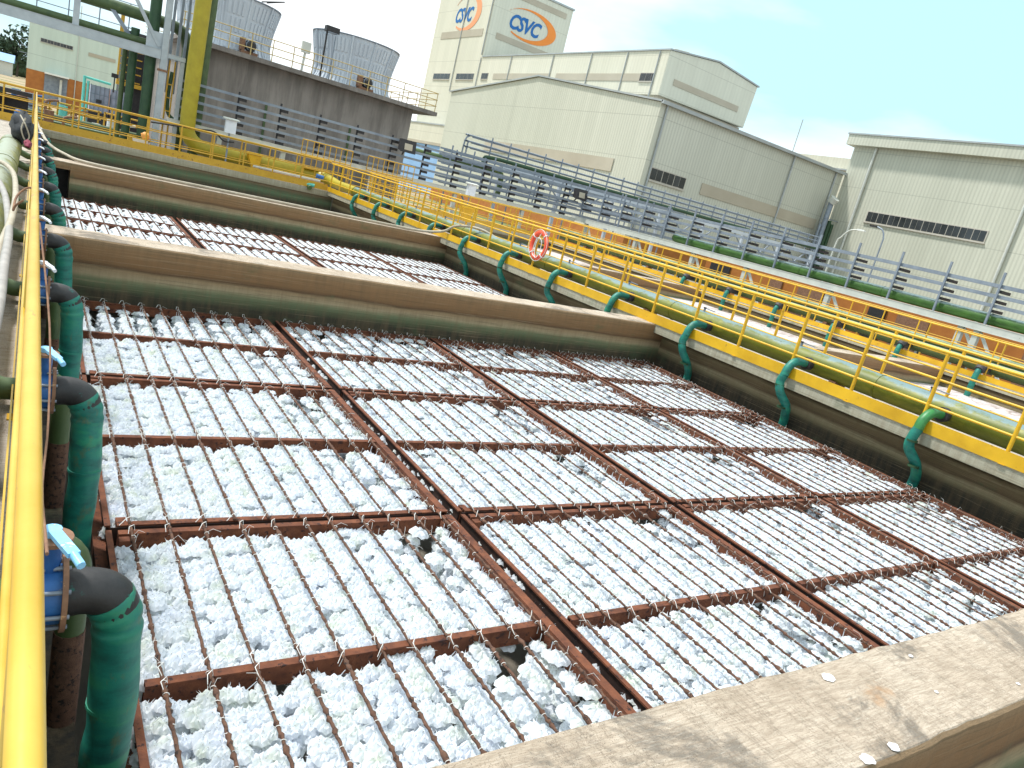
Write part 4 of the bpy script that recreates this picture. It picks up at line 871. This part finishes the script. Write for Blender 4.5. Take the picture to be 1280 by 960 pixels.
# ================================================================== mustard and green process pipes by the back walkway
t = thing('mustard_pipe', 'fat mustard yellow pipe coming down and bending along the back walkway', 'pipe', (5.0, 32.4, 0))
part('pipe_body', MB().tube(smooth_path([(4.0, 32.5, 7.0), (4.6, 32.5, 6.95), (4.98, 32.5, 6.55), (5.0, 32.5, 5.6), (4.98, 32.5, 3), (4.98, 32.5, 1.4), (5.05, 32.5, .85), (5.45, 32.5, .50), (6.1, 32.5, .42), (8, 32.45, .42), (9.3, 32.4, .42)], 6), .285, 24), YEL_PIPE, t)
part('pipe_end', MB().tube(smooth_path([(9.3, 32.4, .42), (10.0, 32.3, .42), (10.5, 31.8, .4), (10.62, 31.1, .35), (10.62, 30.2, .31), (10.62, 28.3, .30)], 5), [.285-.10*min(1, i/18) for i in range(26)], 20), YEL_PIPE, t)
for zz in (1.55,): part('weld_seam', MB().tube([(4.98, 32.5, zz-.015), (4.98, 32.5, zz+.015)], .293, 24), YEL_PIPE, t)
solo('green_pipe', MB().tube(smooth_path([(4.4, 33.3, 7.1), (5.1, 33.3, 7.0), (5.42, 33.3, 6.4), (5.42, 33.3, 4), (5.42, 33.3, -1.6)], 5), .20, 14), OLIVE, 'green pipe running down right behind the mustard pipe', 'pipe')
solo('green_pipe', MB().tube(smooth_path([(-3, 33.9, 4.75), (1.5, 33.9, 4.75), (3.8, 33.9, 4.72), (4.55, 33.9, 4.6), (4.85, 33.9, 4.1), (4.88, 33.9, 3.4), (4.88, 33.9, -1.6)], 6), .22, 14), OLIVE, 'olive pipe crossing high up and bending down left of the mustard pipe', 'pipe')
solo('green_pipe', MB().tube([(3.55, 33.4, -1.6), (3.55, 33.4, 8)], .2, 16), DGREEN, 'fattest dark green vertical pipe beside the white column', 'pipe')
solo('green_pipe', MB().tube([(2.98, 33.7, -1.6), (2.98, 33.7, 4.2)], .15, 12), DGREEN, 'slim dark green vertical pipe left of the fattest one', 'pipe')
solo('green_pipe', MB().tube([(2.72, 33.9, -1.6), (2.72, 33.9, 4.0)], .09, 10), OLIVE, 'thinnest green vertical pipe at the left of the pipe cluster', 'pipe')
solo('green_pipe', MB().tube([(-3, 33.5, 3.80), (4.1, 33.5, 3.80)], .13, 12), OLIVE, 'olive pipe lying on the high white beam at top left', 'pipe')
t = thing('steel_gantry', 'white steel column and high beam with diagonal brace at top left', 'gantry', (3.95, 33.0, -1.6))
part('column', MB().bar((3.95, 33.0, -1.6), (3.95, 33.0, 8), .22, .22, (0, 1, 0)), PALEB, t)
part('beam', ibeam((-4, 33.0, 3.66), (3.83, 33.0, 3.66), .26, .34), PALEB, t); part('beam', ibeam((4.07, 33.0, 3.60), (4.7, 33.0, 3.60), .2, .16), PALEB, t)
part('post', MB().bar((1.02, 33.0, 3.665), (1.02, 33.0, 8), .2, .16, (0, 1, 0)), PALEB, t)
part('brace', MB().bar((3.75, 33.0, 3.75), (1.9, 33.0, 6.6), .12, .12, (0, 1, 0)), PALEB, t); part('gusset_plate', MB().bx(3.3, 3.84, 32.97, 33.03, 3.67, 4.25), PALEB, t)
part('lower_post', MB().bar((4.62, 33.0, .0), (4.62, 33.0, 3.43), .14, .14, (0, 1, 0)), PALEB, t); 
part('lower_beam', MB().bx(4.07, 4.55, 32.96, 33.04, 1.0, 1.2), PALEB, t)
part('dark_brace', MB().bar((1.3, 33.8, 5.6), (2.8, 33.8, 3.9), .13, .13, (0, 1, 0)), GREYM, t)
part('clamp', MB().bx(3.78, 4.12, 32.86, 33.14, 2.9, 2.98), BROWNF, t)
for k, x in enumerate((4.22, 4.5, 4.76)):
    solo('cable_tray', MB().bar((x-.02*k, 33.6, 2.2), (x-.02*k, 33.6, 8), .09, .16, (0, 1, 0)), GREYM, 'dark grey vertical cable tray behind the white column, %s of three' % ['left', 'middle', 'right'][k], 'cable tray', 'vertical cable trays')
solo('cable_loop', MB().tube(smooth_path([(4.35, 33.4, 3.0), (4.3, 33.4, 2.2), (4.35, 33.4, 1.5), (4.6, 33.4, 1.25), (4.9, 33.4, 1.15)], 5), .07, 8), DGREEN, 'dark bent cable duct between the white column and the mustard pipe', 'duct')
solo('ladder', MB().tube([(4.22, 33.35, -1.6), (4.22, 33.35, 3.4)], .03, 6).tube([(4.42, 33.35, -1.6), (4.42, 33.35, 3.4)], .03, 6).bx(4.22, 4.42, 33.33, 33.37, 1, 1.04).bx(4.22, 4.42, 33.33, 33.37, 1.5, 1.54).bx(4.22, 4.42, 33.33, 33.37, 2, 2.04).bx(4.22, 4.42, 33.33, 33.37, 2.5, 2.54), YEL_OLD, 'narrow yellow ladder behind the white column', 'ladder')
t = thing('upper_railing', 'thin grey railing and dark tray on the high gantry at top left', 'railing', (-2, 40, 3.9))
for z in (5.6, 5.1, 4.6): part('rail', MB().tube([(-3, 40, z), (3.6, 40, z)], .02, 6), GREYM, t)
for k in range(6): part('post', MB().tube([(-2.5+1.15*k, 40, 4.2), (-2.5+1.15*k, 40, 5.6)], .025, 6), GREYM, t)
part('tray', MB().bx(-4, 3.9, 39.9, 40.2, 4.05, 4.2), GREYM, t)
part('yellow_post', MB().bx(2.95, 3.1, 40.3, 40.4, 3.9, 5.4), YEL_OLD, t)
# cable along the back handrail
solo('black_cable', MB().tube(smooth_path([(3.6, 31.6, 1.0), (5.2, 31.6, 1.15), (5.8, 31.6, 1.2), (6.2, 31.6, .95), (6.6, 31.7, .98)], 5), .03, 6), DARK, 'black cable drooping across the mustard pipe to the control box', 'cable')
t = thing('flower_pot', 'white pot with an orange cap behind the back handrail', 'pot', (3.2, 31.2, 0)); part('pot', MB().lathe((3.25, 30.9, .002), [(0, 0), (.20, 0), (.26, .32), (.28, .34), (.22, .34), (.2, .3)], 16), POTW, t); part('cap', lump((3.4, 30.9, .48), (.15, .15, .14), 9, 8, 10), ORANGEF, t)
# valve cluster at the tank corner
t = thing('pump_cluster', 'mint green valve with rusty pipework at the far tank corner', 'valve', (9.0, 30.6, 0))
part('rusty_pipe', MB().tube([(7.2, 30.6, .3), (9.9, 30.6, .3)], .05, 8), GREYL, t); part('rusty_pipe', MB().tube([(7.5, 30.9, .2), (10.1, 30.7, .2)], .05, 8), BROWNF, t)
part('valve_body', MB().tube([(9.3, 29.85, -.02), (9.3, 30.3, .08)], .09, 10), FPIPE, t); part('valve_body', MB().tube([(9.1, 30.1, .1), (9.5, 29.95, .1)], .07, 10), MINT, t)
part('motor', MB().tube([(9.9, 31.2, .45), (10.2, 31.15, .42)], .09, 10), BLUE, t)
# ================================================================== far left: yard clutter and buildings
h = thing('pale_hall', 'distant pale green-white hall with orange base at top left, long window strip', 'building', (-1, 110, -1.6))
part('wall', MB().bx(-1.1, 8.4, 110, 124, 2.0, 8.1), _clad('pale_far_cladding', (.50, .58, .51), (.58, .66, .58), .6, 0, .3, .06), h); part('base_wall', MB().bx(-1.08, 8.38, 110.02, 124, -1.6, 1.996), ORANGE, h)
windows(h, wy(109.98, .1, 3.35, 5.35, 5.75), 10); part('skylight_band', MB().bx(5.0, 7.9, 109.92, 109.98, 5.2, 5.6), TAN, h)
part('doorway', MB().bx(.75, 3.1, 109.9, 110.0, -1.6, 1.85), GREYM, h); part('canopy', MB().bx(.7, 3.2, 108.6, 109.98, 1.9, 2.1), POTW, h)
part('inner_column', MB().bx(2.3, 2.55, 109.3, 109.6, -1.6, 1.6), GREYL, h); part('downpipe', MB().tube([(3.9, 109.9, 10.5), (3.9, 109.9, -1.6)], .05, 6), GREYL, h)
for k in range(6): part('vent_fin', MB().bx(-1.9, -1.12, 110.2, 110.3, 3.6+.75*k, 3.68+.75*k), GREYM, h)
t = thing('stair_tower', 'dark stair tower with yellow rails beside the dark green pipes', 'stair tower', (3.6, 50, -1.6))
part('core', MB().bx(3.95, 5.2, 50.1, 52.5, -1.6, 5.2), DARK, t)
for z in (2.5, 2.95, 3.35, 3.75, 4.15): part('rail', MB().bar((3.75, 49.8, z), (4.9, 49.8, z), .05, .06), YEL_OLD, t)
part('post', MB().bar((3.75, 49.8, 2.4), (3.75, 49.8, 5.2), .09, .09), YEL_OLD, t); part('landing', MB().bx(3.7, 5, 49.6, 50.05, 2.2, 2.42), YEL_OLD, t)
for (x0, lb) in ((2.25, 'left'), (3.18, 'right')):
    t = thing('liquid_tank', 'grey-blue caged liquid tank behind the back handrail, %s one' % lb, 'tank', (x0, 45, -1.6), 'caged liquid tanks')
    part('tank_body', MB().bx(x0+.03, x0+.87, 45.05, 46, .55, 1.82), IBCM, t); part('stand', MB().bx(x0, x0+.9, 45, 46, -1.6, .54), DARK, t)
    for k in range(5): part('cage_bar', MB().bx(x0+.02+.2*k, x0+.05+.2*k, 45.0, 45.03, .56, 1.86), GREYM, t)
    for k in range(4): part('cage_bar', MB().bx(x0, x0+.88, 44.97, 44.998, .6+.4*k, .63+.4*k), GREYM, t)
    part('label_plate', MB().bx(x0+.3, x0+.55, 44.93, 44.965, 1.0, 1.18), DARK, t)
t = thing('turquoise_frame', 'turquoise pipe frame standing beside the caged tanks', 'frame', (1.9, 44, -1.6))
part('upright', MB().tube([(1.95, 44.4, -1.6), (1.95, 44.4, 2.15)], .07, 8), MINT, t); part('upright', MB().tube([(2.12, 44.4, -1.6), (2.12, 44.4, 1.95)], .06, 8), MINT, t); part('crossbar', MB().tube([(1.93, 44.4, 2.1), (3.1, 44.4, 2.05)], .06, 8), MINT, t)
for k, x in enumerate((-1.0, .8, 2.6)):
    t = thing('safety_barrier', 'low yellow pipe frame in the yard behind the back handrail, %s one' % ['left', 'middle', 'right'][k], 'frame', (x, 37, -1.6), 'yellow yard frames')
    for z in (.75, .45, .1): part('rail', MB().tube([(x, 37+k, z), (x+1.6, 37+k, z)], .035, 6), YEL_OLD, t)
    for q in range(4): part('post', MB().tube([(x+.5*q, 37+k, -1.6), (x+.5*q, 37+k, .8)], .035, 6), YEL_OLD, t)
    part('brace', MB().bar((x, 37+k, .1), (x+.9, 37+k, .75), .06, .06), ORANGEF, t)
rng = random.Random(5)
for k in range(9):
    x = -1.2+k*.55; y = 33.2+rng.uniform(0, 5); zz = rng.uniform(-.3, .5); m_ = (OLIVE, BLUE, GREYM, BROWNF, MINT, DARK, GREYL, POTW, YEL_OLD)[k]
    nm = ('olive', 'blue', 'grey', 'brown', 'mint', 'black', 'pale grey', 'white', 'yellow')[k]
    t = thing('pump', '%s pump set with vertical motor in the yard behind the back handrail' % nm, 'pump', (x, y, -1.6))
    part('motor', MB().tube([(x, y, zz), (x, y, zz+.45)], .16, 10), m_, t); part('casing', MB().tube([(x-.2, y, zz-.15), (x+.25, y, zz-.15)], .15, 10), m_, t); part('plinth', MB().bx(x-.25, x+.3, y-.2, y+.2, -1.6, zz-.3), GRAYC, t)
    part('discharge_pipe', MB().tube(smooth_path([(x+.25, y, zz-.15), (x+.45, y, zz-.1), (x+.5, y, zz+.3), (x+.9, y+.1, zz+.4)], 4), .05, 8), m_ if k % 2 else BROWNF, t)
for k, (z, mt, nm) in enumerate(((.25, OLIVE, 'olive'), (.02, FPIPE, 'pale green'), (-.25, DARK, 'black'))):
    solo('yard_pipe', MB().tube([(-2.5, 34.6+k*.4, z), (3.9, 34.6+k*.4, z)], .12-.02*k, 10), mt, '%s ground pipe running behind the back handrail at left' % nm, 'pipe')
solo('work_light', MB().tube([(3.2, 44, 1.7), (3.2, 44, 2.5)], .03, 6).bx(3.05, 3.35, 43.95, 44.05, 2.4, 2.6), DARK, 'small dark work light on a stick above the caged tanks', 'light')
t = thing('dark_cabinet', 'dark open rack at the left end of the back handrail', 'cabinet', (-1.1, 33, -.5)); part('frame', MB().bx(-1.2, -1.1, 33, 33.8, -1.6, .95), BROWNF, t); part('shelf', MB().bx(-1.1, -.1, 33, 33.8, .8, .95), DARK, t); part('back_panel', MB().bx(-1.1, -.2, 33.7, 33.8, -1.6, .75), DARK, t)
t = solo('blue_barrel', MB().lathe((-.45, 31.5, .05), [(0, 0), (.10, 0), (.12, .1), (.12, .25), (.09, .32), (0, .33)], 14), BLUE, 'small blue drum behind the black bundle', 'drum')
solo('paved_yard', MB().bx(-14, 4.5, 32.21, 62, -1.55, -1.4), GRAYC, 'pale', 'yard', kind='structure')
o = bpy.data.objects['paved_yard']
for k_ in ('label', 'category'): del o[k_]
solo_l = thing('warehouse', 'far low building with pale blue roof in front of the trees at the left edge', 'building', (-20, 330, -1.6))
part('wall', MB().bx(-40, -7.5, 330, 345, -1.6, 3.0), GREYL, solo_l); part('roof', MB().prism([(329.0, 3.01), (346, 3.02), (346, 5.6), (343, 5.8)], 'x', -41, -7.0), BLUEP, solo_l)
# distant trees
def tree(x, y, h, r, seed, label, n=420):
    rng = random.Random(seed); t = thing('tree', label, 'tree', (x, y, -1.6), 'trees on the far left horizon')
    tr = MB().tube([(x, y, -1.6), (x+.3, y, h*.35), (x+.1, y, h*.7)], [.45, .3, .12], 7)
    for k in range(5):
        a = rng.uniform(0, 6.3); tr.tube([(x+.2, y, h*.35+k*.6), (x+r*.6*cos(a), y+r*.6*sin(a), h*.6+k*.5)], [.16, .05], 5)
    part('trunk', tr, BARK, t); m = MB()
    blobs = [(x+rng.uniform(-r, r)*.6, y+rng.uniform(-r, r)*.6, h*rng.uniform(.35, .85), r*rng.uniform(.35, .6)) for _ in range(9)]
    for i in range(n):
        bx_, by, bz, br = rng.choice(blobs); d = Vector((rng.gauss(0, 1), rng.gauss(0, 1), rng.gauss(0, .8))).normalized()*br*rng.uniform(.6, 1.05); c = Vector((bx_, by, bz))+d
        u = Vector((rng.gauss(0, 1), rng.gauss(0, 1), rng.gauss(0, 1))).normalized(); v = u.cross(Vector((rng.gauss(0, 1), rng.gauss(0, 1), rng.gauss(0, 1)))).normalized(); s = rng.uniform(.6, 1.3)
        m.add([c-u*s, c+v*s*.6, c+u*s, c-v*s*.6], [(0, 1, 2, 3)])
    part('crown', m, LEAF, t)
for k in range(15):
    tree(-62+k*4.6+R(-1, 1), 385+R(-14, 14), R(13, 19), R(5, 8), 60+k, 'distant dark tree behind the blue-roofed building, %s from the left' % ['first', 'second', 'third', 'fourth', 'fifth', 'sixth', 'seventh', 'eighth', 'ninth', 'tenth', 'eleventh', 'twelfth', 'thirteenth', 'fourteenth', 'fifteenth'][k])
m = MB(); rng = random.Random(9)
for i in range(5200):
    x = rng.uniform(-420, 420); y = 420+rng.uniform(-15, 15); hh = 9+3*sin(x*.05)+2*sin(x*.17); z = -1.6+hh*rng.random(); u = Vector((rng.gauss(0, 1), rng.gauss(0, .4), rng.gauss(0, 1))).normalized(); v = u.cross(Vector((0, 1, .2))).normalized(); s = rng.uniform(1.5, 3.2); c = Vector((x, y, z))
    m.add([c-u*s, c+v*s*.7, c+u*s, c-v*s*.7], [(0, 1, 2, 3)])
o = part('distant_wood', m, LEAF, None); o['kind'] = 'stuff'; o['label'] = 'dark line of far woods on the horizon at the left edge'; o['category'] = 'woods'
for k, x in enumerate((-3.2, -1.8, -5.5)): 
    pass
